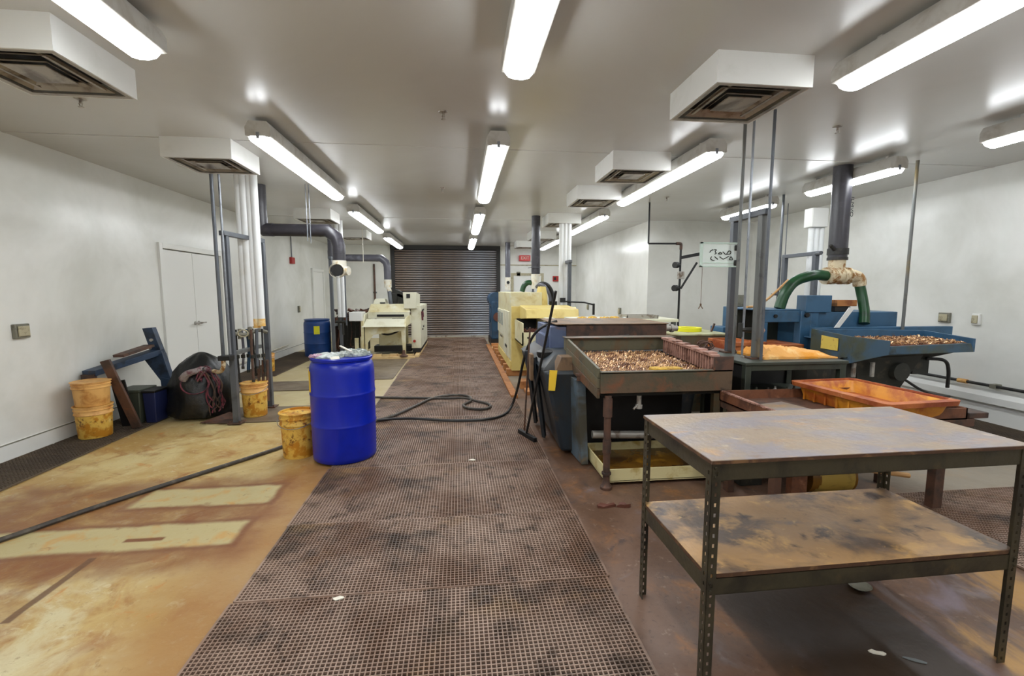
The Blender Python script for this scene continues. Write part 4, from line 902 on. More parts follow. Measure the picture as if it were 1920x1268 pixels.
# ------------------------------------------------------------ worktable behind
wt = thing('work_table', 'pale topped steel worktable behind the grimy machine with yellow scraps', 'table', (2.3,6.3,0))
build('top', B(1.55,3.0,5.95,6.65,1.06,1.10), 'cream_light', wt, .004)
for x in (1.6,2.95):
    for y in (6.0,6.6): build('leg', B(x-.025,x+.025,y-.025,y+.025,0,1.06), 'gray_steel', wt)
for k in range(5):
    crumple('yellow_rag', 'yellowish scrap on the pale worktable, ' + ('leftmost','second from left','middle','second from right','rightmost')[k], 'scrap', 1.68+.16*k, 6.12+.05*(k%2), 1.1, .07, .06, .04, 'rag_yellow' if k < 4 else 'plastic_film', 30+k, 'scraps on the worktable', n=6)
one('metal_tray', 'small grey tray on the right of the pale worktable', 'tray', MB().box(2.3,2.75,6.05,6.4,1.10,1.112).box(2.3,2.75,6.05,6.06,1.11,1.15).box(2.3,2.75,6.39,6.4,1.11,1.15).box(2.3,2.31,6.05,6.4,1.11,1.15).box(2.74,2.75,6.05,6.4,1.11,1.15), 'alum', (2.5,6.2,1.1))

# ------------------------------------------------------------ yellow machine
Bm = thing('parts_washer', 'tall cream yellow machine on wooden runners in the middle distance', 'machine', (1.3,8.8,0))
build('body', MB().box(.87,1.42,7.8,10.3,.26,1.46), 'cream', Bm, .01)
build('side_panel', B(.845,.87,8.9,10.2,.60,1.10), 'cream_light', Bm, .004)
build('side_panel', B(.845,.87,7.95,8.85,.30,1.12), 'cream_light', Bm, .004)
for y in (9.0,9.45,9.85): build('window', B(.838,.846,y,y+.25,.80,1.05), 'glass_panel', Bm, .003)
build('vent', MB().box(.838,.846,9.2,9.5,.55,.57).box(.838,.846,8.2,8.5,.45,.50), 'black', Bm)
build('base', B(.86,1.44,7.79,10.32,.12,.26), 'cream_yellow', Bm, .006)
build('front_plate', MB().box(.88,1.30,7.74,7.8,.10,1.22), 'cream_yellow', Bm, .008)
build('hopper', MB().prism([(6.95,1.06),(7.75,1.00),(7.75,1.24),(7.0,1.20)], 'x', 1.02, 1.86), 'cream_yellow', Bm, .01)
build('hopper_end', MB().cyl((1.80,7.35,1.12),(1.90,7.35,1.12),.10,n=16), 'cream_yellow', Bm)
build('hood', MB().lathe([(.11,0),(.105,.16),(.08,.30),(.07,.34)],(1.44,7.95,1.22),20).box(1.32,1.56,7.84,8.1,1.0,1.24), 'cream_yellow', Bm)
build('pump', MB().cyl((1.66,8.0,1.02),(1.66,8.0,1.30),.07,n=14), 'junk_dark', Bm)
# chute with opening
ch = MB().box(.93,.95,6.75,7.7,.66,1.0).box(1.29,1.31,6.75,7.7,.66,1.05).box(.93,1.31,6.75,6.77,.66,.86).box(.93,1.31,6.77,7.7,.66,.68)
build('chute', ch, 'cream', Bm)
build('chute_dark', B(.96,1.28,7.60,7.70,.68,1.02), 'black', Bm)
pm = MB(); rq = random.Random(3)
for i in range(90):
    x = rq.uniform(.97,1.27); y = rq.uniform(6.8,7.2); pm.obox((x,y,.865+rq.uniform(0,.02)),(.05,.012,.012),(rq.uniform(-20,20),rq.uniform(-20,20),rq.uniform(0,180)))
build('parts_pile', pm, 'leaf_rust', Bm, kind='stuff')
build('pile_base', B(.955,1.285,6.78,7.3,.68,.86), 'leaf_rust', Bm)
build('bolt', MB().cyl((1.0,6.745,.92),(1.0,6.755,.92),.02,n=8).cyl((1.02,6.745,.78),(1.02,6.755,.78),.016,n=8), 'black', Bm)
build('funnel_plate', MB().add([(.93,6.74,.66),(1.22,6.74,.64),(1.05,6.74,.22),(.93,6.76,.66),(1.22,6.76,.64),(1.05,6.76,.22)],[(0,1,2),(5,4,3),(0,3,4,1),(1,4,5,2),(2,5,3,0)]), 'mach_green_top', Bm)
build('leg', MB().box(1.09,1.17,6.62,6.70,0,.66), 'cream_light', Bm, .003)
build('leg', MB().box(1.80,1.86,7.0,7.08,0,1.07), 'cream_light', Bm, .003)
build('side_box', B(1.28,1.42,6.55,6.9,.80,1.08), 'cream_light', Bm, .005)
build('small_hose', MB().tube([(1.10,7.0,.66),(1.05,6.9,.60),(.98,6.8,.58),(.97,6.78,.5)],.02,8), 'black_rubber', Bm)
# wooden runners
for i, (x,y0,y1,z0,z1,t) in enumerate([(.74,6.15,12.2,0,.045,'leftmost low runner beside the mats, under the yellow machine')]):
    o = one('wooden_runner', 'long pale wooden board, ' + t, 'board', B(x-.05,x+.05,y0,y1,z0,z1), 'wood_pallet', (x,8,0), bevel=.003); o.location.z += .0
for k in range(8):
    y = 7.15+.55*k
    one('wooden_block', 'orange-brown wooden block under the yellow machine, number %s from its front' % ('one','two','three','four','five','six','seven','eight')[k] if k > 2 else ('nearest orange-brown wooden block under the front of the yellow machine','second orange-brown wooden block from the front under the yellow machine','third orange-brown wooden block from the front under the yellow machine')[k], 'block', B(.80,1.35,y+.64,y+.80,0,.118), 'wood_pallet', (1.0,y+.7,0), 'wooden blocks under the yellow machine', .004)
one('wooden_block', 'thick orange-brown timber under the chute leg of the yellow machine', 'block', B(.90,1.30,6.72,6.95,0,.12), 'wood_pallet', (1.1,6.85,0), bevel=.005)
one('wooden_block', 'flat orange-brown board in front of the chute leg of the yellow machine', 'block', B(.93,1.45,6.30,6.58,0,.05), 'wood_pallet', (1.1,6.45,0), bevel=.005)
# far blue machine
fb = thing('blue_press', 'narrow dark blue machine far down the right of the aisle', 'machine', (.92,12.2,0))
build('body', MB().box(.82,1.08,11.8,12.9,.22,1.20), 'navy_blue', fb, .02)
build('head', MB().cyl((.95,11.85,1.25),(.95,12.7,1.25),.20,n=18), 'navy_blue', fb)
build('flywheel', MB().cyl((.80,12.2,.85),(.86,12.2,.85),.22,n=20), 'navy_blue', fb)
build('motor', MB().cyl((.98,11.75,.8),(.98,11.8,.8),.12,n=14), 'leaf_rust', fb)
build('base', B(.80,1.1,11.78,12.95,.05,.22), 'black', fb)
one('wooden_runner', 'short pale board under the far dark blue machine', 'board', B(.80,1.12,11.3,13.0,0,.048), 'wood_pale', (1,12,0), bevel=.003)

# ------------------------------------------------------------ cream feeder machine at left back
Cm = thing('feeder_machine', 'cream feeder machine with sloping hopper and arched legs on a pallet', 'machine', (-1.6,10.6,0))
build('hopper_apron', MB().hexa([(-2.10,10.10,.70),(-1.20,10.10,.70),(-1.20,10.14,.70),(-2.10,10.14,.70)], [(-2.06,10.30,.86),(-1.22,10.30,.86),(-1.22,10.34,.86),(-2.06,10.34,.86)]), 'cream_light', Cm, .004)
build('hopper_side', MB().hexa([(-1.22,10.10,.69),(-1.19,10.10,.69),(-1.05,11.0,.80),(-1.08,11.0,.80)], [(-1.22,10.28,.88),(-1.19,10.28,.88),(-1.05,11.0,1.02),(-1.08,11.0,1.02)]), 'cream', Cm)
build('hopper_side', MB().hexa([(-2.12,10.10,.69),(-2.09,10.10,.69),(-2.09,11.0,.75),(-2.12,11.0,.75)], [(-2.10,10.28,.97),(-2.07,10.28,.97),(-2.07,11.0,1.02),(-2.10,11.0,1.02)]), 'cream_light', Cm)
build('front_face', B(-2.06,-1.14,10.50,10.54,.86,1.0), 'cream_light', Cm)
build('slot', B(-1.86,-1.26,10.485,10.50,.90,.95), 'black', Cm)
build('upper_body', MB().hexa([(-2.06,10.5,1.0),(-1.12,10.5,1.0),(-1.12,11.4,1.0),(-2.06,11.4,1.0)], [(-2.02,10.65,1.18),(-1.2,10.65,1.18),(-1.2,11.3,1.18),(-2.02,11.3,1.18)]), 'cream', Cm, .01)
build('upper_box', MB().hexa([(-1.98,10.7,1.17),(-1.68,10.7,1.17),(-1.68,11.1,1.17),(-1.98,11.1,1.17)], [(-1.94,10.75,1.30),(-1.72,10.75,1.30),(-1.72,11.0,1.30),(-1.94,11.0,1.30)]), 'cream_light', Cm, .006)
build('name_plate', B(-1.82,-1.70,10.69,10.70,1.19,1.22), 'black', Cm)
build('lower_skirt', MB().add([(x,10.2,z) for x,z in ((-2.08,.0),(-2.03,.0),(-2.02,.35),(-1.9,.52),(-1.3,.60),(-1.26,.0),(-1.21,.0),(-1.2,.70),(-2.08,.70))]+[(x,10.24,z) for x,z in ((-2.08,.0),(-2.03,.0),(-2.02,.35),(-1.9,.52),(-1.3,.60),(-1.26,.0),(-1.21,.0),(-1.2,.70),(-2.08,.70))],
      [(0,1,2,8),(2,3,8),(3,4,7,8),(4,5,6,7),(17,11,10,9),(17,12,11),(17,16,13,12),(16,15,14,13)]+[(i,(i+1)%9,9+(i+1)%9,9+i) for i in range(9)]), 'cream', Cm)
build('under_tank', B(-1.9,-1.3,10.9,11.6,.18,.62), 'cream', Cm, .01)
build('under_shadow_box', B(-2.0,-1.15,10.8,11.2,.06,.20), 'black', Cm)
build('sagging_cable', MB().tube([(-1.95,10.35,.66),(-1.7,10.35,.52),(-1.5,10.35,.53),(-1.25,10.35,.66)],.02,8), 'black_rubber', Cm)
build('foot', MB().lathe([(.09,0),(.09,.02),(.04,.05),(.03,.14)],(-1.235,10.05,.0505),12), 'brown_steel', Cm)
build('cabinet', MB().box(-1.12,-.90,10.6,12.6,.16,1.14), 'cream_light', Cm, .008)
build('cabinet_base', B(-1.10,-.92,10.62,12.7,.07,.16), 'black', Cm)
build('control_box', MB().hexa([(-1.26,10.5,1.08),(-1.0,10.5,1.08),(-.93,10.8,1.08),(-1.26,10.8,1.08)], [(-1.28,10.5,1.45),(-.98,10.5,1.45),(-.92,10.8,1.40),(-1.28,10.8,1.45)]), 'cream_light', Cm, .006)
build('display', B(-1.20,-1.12,10.485,10.50,1.32,1.41), 'black', Cm)
for (y,z) in ((10.9,1.0),(11.3,1.0),(10.95,.55),(11.2,.60)):
    build('cabinet_knob', B(-.895,-.88,y,y+.09,z,z+.04), 'black', Cm)
zig = [(10.75,1.0),(10.85,.80),(10.95,1.0),(11.1,.78),(11.15,1.0),(11.3,.85),(11.25,.95)]
build('side_logo', MB().tube([(-.892,y,z) for y,z in zig],.012,6,False), 'cord_red', Cm)
build('dark_motor', MB().cyl((-1.42,10.9,1.28),(-1.42,11.3,1.28),.13,n=16).box(-1.58,-1.46,10.85,11.1,1.17,1.42).hexa([(-1.50,10.9,1.38),(-1.30,10.9,1.30),(-1.30,11.2,1.30),(-1.50,11.2,1.38)],[(-1.50,10.9,1.52),(-1.28,10.9,1.42),(-1.28,11.2,1.42),(-1.50,11.2,1.52)]), 'junk_dark', Cm)
build('side_tray', MB().box(-2.38,-2.11,10.1,10.5,.83,1.02), 'white_box', Cm, .006, label='white side box')
build('side_leg', MB().box(-2.14,-2.09,10.12,10.17,.2,.83).box(-2.30,-2.22,10.2,10.25,.20,.45).box(-2.18,-2.15,10.2,10.25,.20,.48), 'cream', Cm)
build('red_switch', MB().cyl((-1.05,10.55,.33),(-1.05,10.60,.33),.03,n=10), 'alarm_red', Cm)
# pallet parts
pa = thing('pallet', 'pale wooden pallet under the cream feeder machine', 'pallet', (-1.6,10.6,0))
build('board', B(-2.35,-1.0,10.0,10.10,0,.05), 'wood_pale', pa, .004)
build('board', B(-2.35,-1.05,10.28,10.40,0,.06), 'wood_pale', pa, .004)
build('board', B(-1.02,-.92,10.15,12.9,0,.06), 'wood_pale', pa, .004)
for x in (-2.2,-1.9,-1.55): build('block', B(x,x+.18,10.1,10.2,0,.10), 'wood_pale', pa, .004)
# junk machine behind the column
jk = thing('rusty_machine', 'dark rusty machine heaped with brown parts left of the cream feeder', 'machine', (-2.55,10.7,0))
build('frame', MB().box(-2.85,-2.2,10.55,10.62,.82,.88).box(-2.85,-2.2,11.1,11.2,.5,.95).box(-2.84,-2.78,10.55,11.1,.0,.88).box(-2.26,-2.2,10.55,11.1,0,.88), 'brown_junk', jk)
build('dark_core', B(-2.75,-2.15,10.7,11.15,.1,.82), 'junk_dark', jk, .02)
hp = MB(); rr_ = random.Random(6)
for i in range(40):
    x = rr_.uniform(-2.8,-2.1); y = rr_.uniform(10.6,11.0); z = .90+rr_.uniform(0,.14)
    hp.obox((x,y,z),(rr_.uniform(.05,.18),rr_.uniform(.03,.08),rr_.uniform(.02,.07)),(rr_.uniform(-30,30),rr_.uniform(-30,30),rr_.uniform(0,180)))
build('heaped_parts', hp, 'brown_junk', jk, kind='stuff')
for k in range(6): build('cable', MB().tube([(-2.8+.09*k,10.52,.85),(-2.78+.09*k,10.5,.5+.05*(k%3)),(-2.82+.09*k,10.5,.25),(-2.74+.09*k,10.5,.12+.03*k)],.012,6), ('junk_dark','brown_junk','black_rubber')[k%3], jk)
build('hose_loop', MB().tube([(-2.62,10.45,.40),(-2.62,10.45,.20),(-2.5,10.45,.10),(-2.38,10.45,.24)],.016,8), 'hose_gray', jk)
# back wall pipes
for i, (x,t) in enumerate(((-2.62,'left back wall'),(2.35,'back wall left of the recess, near the exit sign'))):
    p_ = thing('wall_pipe', 'thin vertical pipe on the ' + t, 'pipe', (x,YB-.04,0))
    build('pipe', MB().cyl((x,YB-.05,.3 if i == 0 else 0),(x,YB-.05,CZ if i else 2.3),.03,n=10), 'brown_steel' if i == 0 else 'gray_steel', p_)
    build('bracket', B(x-.05,x+.05,YB-.05,YB,1.4,1.45), 'gray_steel', p_)

# ------------------------------------------------------------ green box, rack, tubs
gb = thing('green_box', 'large grey green steel box with a pale lid behind the pin tray', 'box', (2.9,5.5,0))
build('body', MB().hexa([(2.66,5.2,.0),(3.30,5.2,.0),(3.30,5.9,.0),(2.66,5.9,.0)],[(2.66,5.2,.945),(3.30,5.2,.945),(3.30,5.9,.945),(2.66,5.9,.945)]), 'mach_green', gb, .006)
build('side_flap', MB().hexa([(2.44,5.2,.80),(2.66,5.2,.80),(2.66,5.9,.80),(2.54,5.9,.80)],[(2.52,5.2,.95),(2.66,5.2,.945),(2.66,5.9,.945),(2.58,5.9,.945)]), 'bracket_tan', gb)
build('lid', B(2.54,3.31,5.19,5.91,.945,.965), 'mach_green_top', gb, .003)
yr = thing('tape_ring', 'bright yellow ring lying on the lid of the grey green box', 'ring', (2.96,5.6,.965))
build('ring', MB().lathe([(.10,0),(.16,0),(.165,.05),(.10,.05),(.10,0)],(2.96,5.6,.966),28), 'yellow_bright', yr)
one('wood_stub', 'short brown stub standing up on the grey green box', 'stub', MB().bar((3.22,5.5,.967),(3.26,5.5,1.07),.02,.02), 'brown_steel', (3.22,5.5,.967))
wb = MB(); rw = random.Random(9)
for k in range(9):
    c = Vector((2.62+rw.uniform(-.05,.05), 4.55+rw.uniform(-.05,.05), .885+rw.uniform(0,.04))); a = rw.uniform(0,3.1)
    pts = [c+Vector((.07*math.cos(t_)*math.cos(a), .07*math.cos(t_)*math.sin(a), .035*math.sin(t_)+.01)) for t_ in [j*math.pi/6 for j in range(13)]]
    wb.tube(pts,.005,5,False)
mid = thing('steel_stand', 'dark steel stand right of the pin tray carrying a wire bundle', 'stand', (2.55,4.5,0))
build('top', B(2.30,2.85,4.3,4.85,.82,.86), 'brown_steel', mid, .004)
build('side', MB().box(2.30,2.34,4.3,4.85,0,.82).box(2.81,2.85,4.3,4.85,0,.82), 'brown_steel', mid)
one('wire_bundle', 'tangled bundle of dark wire on the steel stand by the green box', 'wire', wb, 'brown_steel', (2.62,4.55,.86))
Rk = thing('parts_rack', 'dark green open steel rack under the orange lump', 'rack', (2.7,3.65,0))
RX0,RX1,RY0,RY1,RZ = 2.235,3.11,3.30,3.95,.931
for (x,y) in ((RX0,RY0),(RX1-.05,RY0),(RX0,RY1-.05),(RX1-.05,RY1-.05)): build('post', B(x,x+.05,y,y+.05,0,RZ-.02), 'rack_green', Rk, .004)
build('top', B(RX0-.01,RX1+.01,RY0-.01,RY1+.01,RZ-.025,RZ), 'rack_green', Rk, .004)
build('rail', MB().box(RX0+.05,RX1-.05,RY0,RY0+.03,RZ-.07,RZ-.025), 'rack_green', Rk, .003)
build('shelf', MB().box(RX0+.02,RX1-.02,RY0+.02,RY1-.02,.60,.62).box(RX0+.02,RX1-.02,RY0+.02,RY1-.02,.30,.32), 'rack_green', Rk)
build('back_panel', MB().box(RX0+.02,RX1-.02,RY1-.03,RY1-.02,.0,RZ-.03).box(RX0+.01,RX0+.02,RY0+.06,RY1-.06,0,RZ-.03), 'black', Rk)
for k in range(8):
    x = RX0+.12+.085*k
    one('bottle', 'small dull bottle on the upper shelf of the dark rack, ' + ('leftmost','second','third','fourth','fifth','sixth','seventh','rightmost')[k] + ' from the left', 'bottle',
        MB().lathe([(.018,0),(.020,.01),(.020,.05),(.008,.065),(.008,.08),(.0005,.081)],(x,3.42+.03*(k%2),.62),12), ('alum','bin_green','hose_gray')[k%3], (x,3.42,.62), 'bottles in the dark rack')
# orange lump
fo = MB(); n = 22; m2 = 10; top = []; ro = random.Random(21)
for i in range(n+1):
    for j in range(m2+1):
        u = i/n; v = j/m2
        x = 2.47+.66*u; y = 3.42+.36*v+ro.uniform(-.008,.008)
        e = min(1, min(u,1-u)*7, min(v,1-v)*5+.15)
        hgt = (.075*(1-u)**.5+.015)*max(.12,e)*ro.uniform(.7,1.1)+.01
        top.append((x,y,hgt))
vs = [(x,y,.932+h) for x,y,h in top]+[(x,y,.932) for x,y,h in top]; N = m2+1; T = (n+1)*N; fs = []
for i in range(n):
    for j in range(m2):
        a = i*N+j; fs += [(a,a+N,a+N+1,a+1),(a+T,a+1+T,a+N+1+T,a+N+T)]
for k in range(m2): fs += [(k,k+1,k+1+T,k+T),(n*N+k+1,n*N+k,n*N+k+T,n*N+k+1+T)]
for k in range(n): fs += [((k+1)*N,k*N,k*N+T,(k+1)*N+T),(k*N+m2,(k+1)*N+m2,(k+1)*N+m2+T,k*N+m2+T)]
one('foam_slab', 'crumbling orange yellow foam slab lying on the dark rack', 'foam', MB().add(vs,fs), 'orange_foam', (2.8,3.6,.932))
# blue crate behind left of blue machine
# stand with brown tray and orange tub
sd = thing('rusty_stand', 'rusty steel stand with square legs carrying the brown tray and orange tub', 'stand', (2.6,2.85,0))
build('top_frame', MB().box(1.95,3.30,2.50,2.55,.62,.67).box(1.95,3.30,3.11,3.16,.62,.67).box(1.95,2.0,2.55,3.11,.62,.67).box(3.25,3.30,2.55,3.11,.62,.67).box(2.6,2.65,2.55,3.11,.62,.67), 'brown_steel', sd, .003)
for (x,y,w2) in ((1.98,2.60,.05),(2.33,2.88,.12),(3.19,2.64,.07),(3.22,3.06,.05),(1.96,3.06,.05)):
    build('leg', B(x,x+w2,y-.03,y+.03,0,.62), 'tray_rust' if w2 > .1 else 'brown_steel', sd, .003)
build('cross_pipe', MB().cyl((1.98,2.95,.34),(3.2,2.80,.17),.018,n=10), 'pale_wood_pole', sd)
build('cross_rod', MB().cyl((2.0,2.68,.28),(2.4,3.0,.12),.012,n=8), 'black', sd)
bt = thing('brown_tray', 'shallow rusty brown tray with a bent serrated rim beside the orange tub', 'tray', (2.4,2.85,.671))
x0,x1,y0,y1,z0,z1 = 1.94,3.24,2.50,3.16,.671,.745
build('wall', MB().box(x0,x1,y0,y0+.01,z0,z1).box(x0,x1,y1-.01,y1,z0,z1).box(x0,x0+.01,y0,y1,z0,z1).box(x1-.01,x1,y0,y1,z0,z1), 'tray_rust', bt)
build('floor_sheet', B(x0,x1,y0,y1,z0,z0+.008), 'brown_steel', bt)
rim = MB()
for k in range(31): rim.box(x0-.008,x0+.016,y0+.02*k+.01,y0+.02*k+.022,z1-.002,z1+.008)
build('rim_teeth', rim, 'rust_pink', bt, kind='stuff')
one('paper_sheet', 'dull grey sheet lying in the brown tray left of the tub', 'sheet', MB().obox((2.22,2.86,.684),(.30,.24,.004),(0,0,14)), 'ply_top', (2.22,2.86,.68))
tb = thing('orange_tub', 'rectangular orange plastic tub with rusty wide rim, tilted on the brown tray', 'tub', (2.83,2.83,.69))
def tubm(hx0, hy0, hx1, hy1, h, th):
    def ring(hx, hy, z, rc=.05, n=4):
        o = []
        for (sx,sy,a0) in ((1,1,0),(-1,1,90),(-1,-1,180),(1,-1,270)):
            for k in range(n+1):
                a = R(a0+90*k/n); o.append((sx*(hx-rc)+rc*math.cos(a), sy*(hy-rc)+rc*math.sin(a), z))
        return o
    return ring
rg = tubm(0,0,0,0,0,0)
def tub_mesh(levels):
    m = MB(); vs = []; n = 20
    for (hx,hy,z) in levels: vs += rg(hx,hy,z)
    fs = [(i*n+k, i*n+(k+1)%n, (i+1)*n+(k+1)%n, (i+1)*n+k) for i in range(len(levels)-1) for k in range(n)]
    fs += [tuple(range(n-1,-1,-1)), tuple((len(levels)-1)*n+k for k in range(n))]
    return m.add(vs, fs)
TM = Matrix.Translation((2.83,2.815,.681)) @ Matrix.Rotation(R(4),4,'Z') @ Matrix.Scale(.94,4,(1,0,0)) @ Matrix.Scale(.92,4,(0,1,0))
build('body', tub_mesh([(.24,.35,0),(.27,.385,.115),(.265,.38,.118),(.258,.372,.11),(.23,.34,.012)]).xf(TM), 'tub_orange', tb, ang=50)
build('rim', tub_mesh([(.268,.383,.10),(.305,.42,.10),(.308,.423,.128),(.262,.376,.134),(.258,.372,.118)]).xf(TM), 'tub_rust', tb, ang=50) if False else None
rimm = MB(); n = 20
lv = [(.268,.383,.098),(.302,.418,.096),(.306,.422,.126),(.268,.383,.132),(.262,.377,.112)]
vs = []
for (hx,hy,z) in lv: vs += rg(hx,hy,z)
fs = [(i*n+k, i*n+(k+1)%n, ((i+1)%5)*n+(k+1)%n, ((i+1)%5)*n+k) for i in range(5) for k in range(n)]
build('rim', rimm.add(vs, fs).xf(TM), 'tub_rust', tb, ang=50, label='rust-caked wide rim')
for k in range(7): build('rib', MB().box(-.272,-.262,-.30+.1*k,-.285+.1*k,.0,.10).xf(TM @ Matrix.Translation((.012,0,0))), 'tub_orange', tb)
build('sludge', tub_mesh([(.235,.345,.012),(.24,.35,.03)]).xf(TM), 'tub_rust', tb)
for i,(a,t) in enumerate((((3.26,3.40,2.50,2.74,.672,.71),'upper dark plank end under the right end of the orange tub'),)):
    one('plank_end', t, 'plank', B(*a), 'brown_steel', (3.15,2.6,.67), bevel=.004)
one('rust_block', 'brown block hanging past the right end of the rusty stand', 'block', B(3.30,3.42,2.52,2.72,.56,.70), 'brown_steel', (3.36,2.6,.6), bevel=.004) if False else None
yb = thing('yellow_canister', 'dull yellow canister lying on the floor under the rusty stand', 'canister', (2.95,3.3,0))
build('body', MB().cyl((2.52,3.0,.13),(2.86,2.98,.13),.13,n=24), 'yellow_bright' if False else 'drip_liquid', yb)
build('shell', MB().cyl((2.56,3.0,.13),(2.84,2.98,.13),.132,n=24), 'canister_yellow', yb)
bs = thing('dark_crate', 'dark junk crate on the floor under the rusty stand', 'crate', (2.15,3.05,0))
build('body', B(2.12,2.30,3.12,3.28,0,.25), 'junk_dark', bs, .006)
build('lid', B(2.11,2.31,3.11,3.29,.25,.27), 'navy_blue', bs, .004)

# ------------------------------------------------------------ blue machine on the right
Mb = thing('blue_feeder', 'blue sheet metal feeder machine with a long tray of metal pins on the right', 'machine', (4.2,4.6,0))
build('left_frame', MB().box(3.34,3.92,4.70,4.76,1.14,1.27).box(3.34,3.42,4.70,4.76,.84,1.14).box(3.80,3.92,4.68,4.78,.60,1.27).box(3.34,3.80,4.70,5.4,1.27,1.285), 'mach_blue', Mb, .006)
build('left_back', MB().box(3.36,3.98,5.2,5.25,.3,1.26), 'rack_green', Mb)
build('inner_tray', MB().box(3.30,3.80,4.60,5.1,.80,.90), 'tub_rust', Mb, .01)
build('knob', MB().cyl((3.50,4.70,1.21),(3.50,4.68,1.21),.02,n=10), 'black', Mb); build('knob', MB().cyl((3.86,4.68,1.22),(3.86,4.65,1.22),.025,n=10), 'black', Mb)
build('column', MB().box(3.92,4.02,4.68,5.3,.55,1.26), 'mach_blue', Mb, .006)
build('upper_box', MB().prism([(3.84,4.66),(4.15,4.66),(4.15,4.95),(3.95,4.95)], 'z', 1.25, 1.44), 'mach_blue', Mb, .006)
build('body', MB().box(4.02,5.05,4.72,5.3,.60,1.25), 'mach_blue', Mb, .008)
build('side_channel', MB().box(3.85,5.55,4.52,4.60,.98,1.09).box(3.85,5.55,4.52,4.72,.97,.985), 'mach_blue', Mb, .004)
def wedge(y0, y1, poly, mt, nm='tray_side', lab=None, bev=.003): return build(nm, MB().prism(poly, 'y', y0, y1), mt, Mb, bev, label=lab)
P1 = [(3.24,.86),(3.24,1.13),(3.62,1.065),(4.05,1.02),(4.95,1.03),(4.98,.90),(4.06,.885),(3.62,.815)]
wedge(3.83,3.86,[(3.655,.815),(3.655,1.065),(4.05,1.02),(4.05,.887)],'mach_blue_dirty')
wedge(3.83,3.86,[(4.05,.887),(4.05,.965),(4.92,.985),(4.96,.90)],'mach_blue_dirty','tray_lip')
build('tray_side', MB().hexa([(3.72,4.42,.77),(3.74,4.42,.77),(3.655,3.83,.815),(3.635,3.83,.815)],[(3.72,4.42,1.09),(3.74,4.42,1.09),(3.655,3.83,1.065),(3.635,3.83,1.065)]), 'mach_blue_dirty', Mb)
build('placard', MB().hexa([(3.685,4.24,.905),(3.69,4.24,.905),(3.653,3.99,.91),(3.648,3.99,.91)],[(3.685,4.24,1.04),(3.69,4.24,1.04),(3.653,3.99,1.03),(3.648,3.99,1.03)]), 'placard', Mb, label='yellowed paper placard')
wedge(4.40,4.43,[(3.74,.82),(3.74,1.09),(5.04,1.06),(5.06,.92)],'mach_blue','tray_side')
build('tray_end', MB().hexa([(4.95,3.84,.90),(4.98,3.84,.90),(5.08,4.42,.92),(5.05,4.42,.92)],[(4.95,3.84,1.03),(4.98,3.84,1.03),(5.08,4.42,1.06),(5.05,4.42,1.06)]), 'mach_blue', Mb)
build('tray_floor', MB().hexa([(3.62,3.86,.86),(4.96,3.86,.90),(5.04,4.40,.92),(3.75,4.40,.85)],[(3.66,3.86,.88),(4.96,3.86,.92),(5.04,4.40,.94),(3.75,4.40,.87)]), 'rack_green', Mb)
pin = MB(); rp = random.Random(12)
for i in range(46):
    for j in range(16):
        x = 4.10+i*.0185+rp.uniform(-.006,.006); y = 3.90+j*.028+rp.uniform(-.006,.006); z = .985+.02*(j/16)+rp.uniform(-.01,.012)
        a = rp.uniform(0,6.3); tl = rp.uniform(0,.9); L = .014
        d = Vector((math.cos(a)*math.cos(tl), math.sin(a)*math.cos(tl), math.sin(tl)))*L
        pin.cyl(Vector((x,y,z))-d, Vector((x,y,z))+d, .006, .004, 5)
build('pins', pin, 'media', Mb, kind='stuff', ang=50, label='pile of small tan metal pins')
build('pin_bed', MB().hexa([(4.08,3.87,.90),(4.93,3.87,.92),(4.98,4.38,.94),(4.08,4.38,.90)],[(4.08,3.87,.972),(4.93,3.87,.975),(4.98,4.38,.99),(4.08,4.38,.99)]), 'leaf_rust', Mb)
build('under_gear', MB().box(3.70,4.5,4.1,4.7,.25,.80).box(3.60,4.3,4.0,4.3,.55,.80).hexa([(3.62,4.02,.78),(4.7,4.02,.82),(4.7,4.36,.84),(3.62,4.36,.80)],[(3.62,3.9,.86),(4.9,3.9,.90),(4.9,4.36,.90),(3.75,4.36,.84)]), 'junk_dark', Mb, .01)
build('under_motor', MB().hexa([(3.95,4.02,.45),(4.35,4.02,.45),(4.35,4.4,.45),(3.95,4.4,.45)],[(3.8,3.95,.84),(4.55,3.95,.86),(4.55,4.4,.86),(3.8,4.4,.84)]).cyl((4.3,3.92,.70),(4.3,4.1,.70),.09,n=16).box(4.5,4.68,4.0,4.2,.66,.84), 'junk_dark', Mb)
for q in (3.98,3.78): build('spring', MB().cyl((q,3.93,.66),(q,3.93,.80),.02,n=8), 'alum', Mb)
build('leg', B(3.75,3.85,4.2,4.3,0,.3), 'rack_green', Mb)
build('leg', B(4.35,4.45,4.2,4.3,0,.3), 'rack_green', Mb)
build('leg', B(4.9,5.0,5.1,5.2,0,.62), 'mach_blue', Mb)
build('black_hose', MB().tube([(4.62,3.98,.82),(4.80,3.96,.80),(4.86,3.96,.70),(4.88,3.97,.52)],.016,8), 'black_rubber', Mb)
build('black_hose', MB().tube([(4.40,4.0,.62),(4.60,3.98,.50),(4.80,3.98,.44),(4.95,4.0,.42)],.013,8), 'black_rubber', Mb)
build('white_tag', MB().hexa([(4.06,4.50,1.09),(4.12,4.50,1.09),(4.12,4.51,1.09),(4.06,4.51,1.09)],[(4.22,4.50,1.31),(4.29,4.50,1.31),(4.29,4.51,1.31),(4.22,4.51,1.31)]), 'white_box', Mb, label='slanted white strip')
one('wood_offcut', 'tan wooden offcut lying on the blue machine under the tee', 'block', B(4.27,4.52,4.72,4.86,1.315,1.385), 'wood_pallet', (4.4,4.8,1.31), bevel=.004)
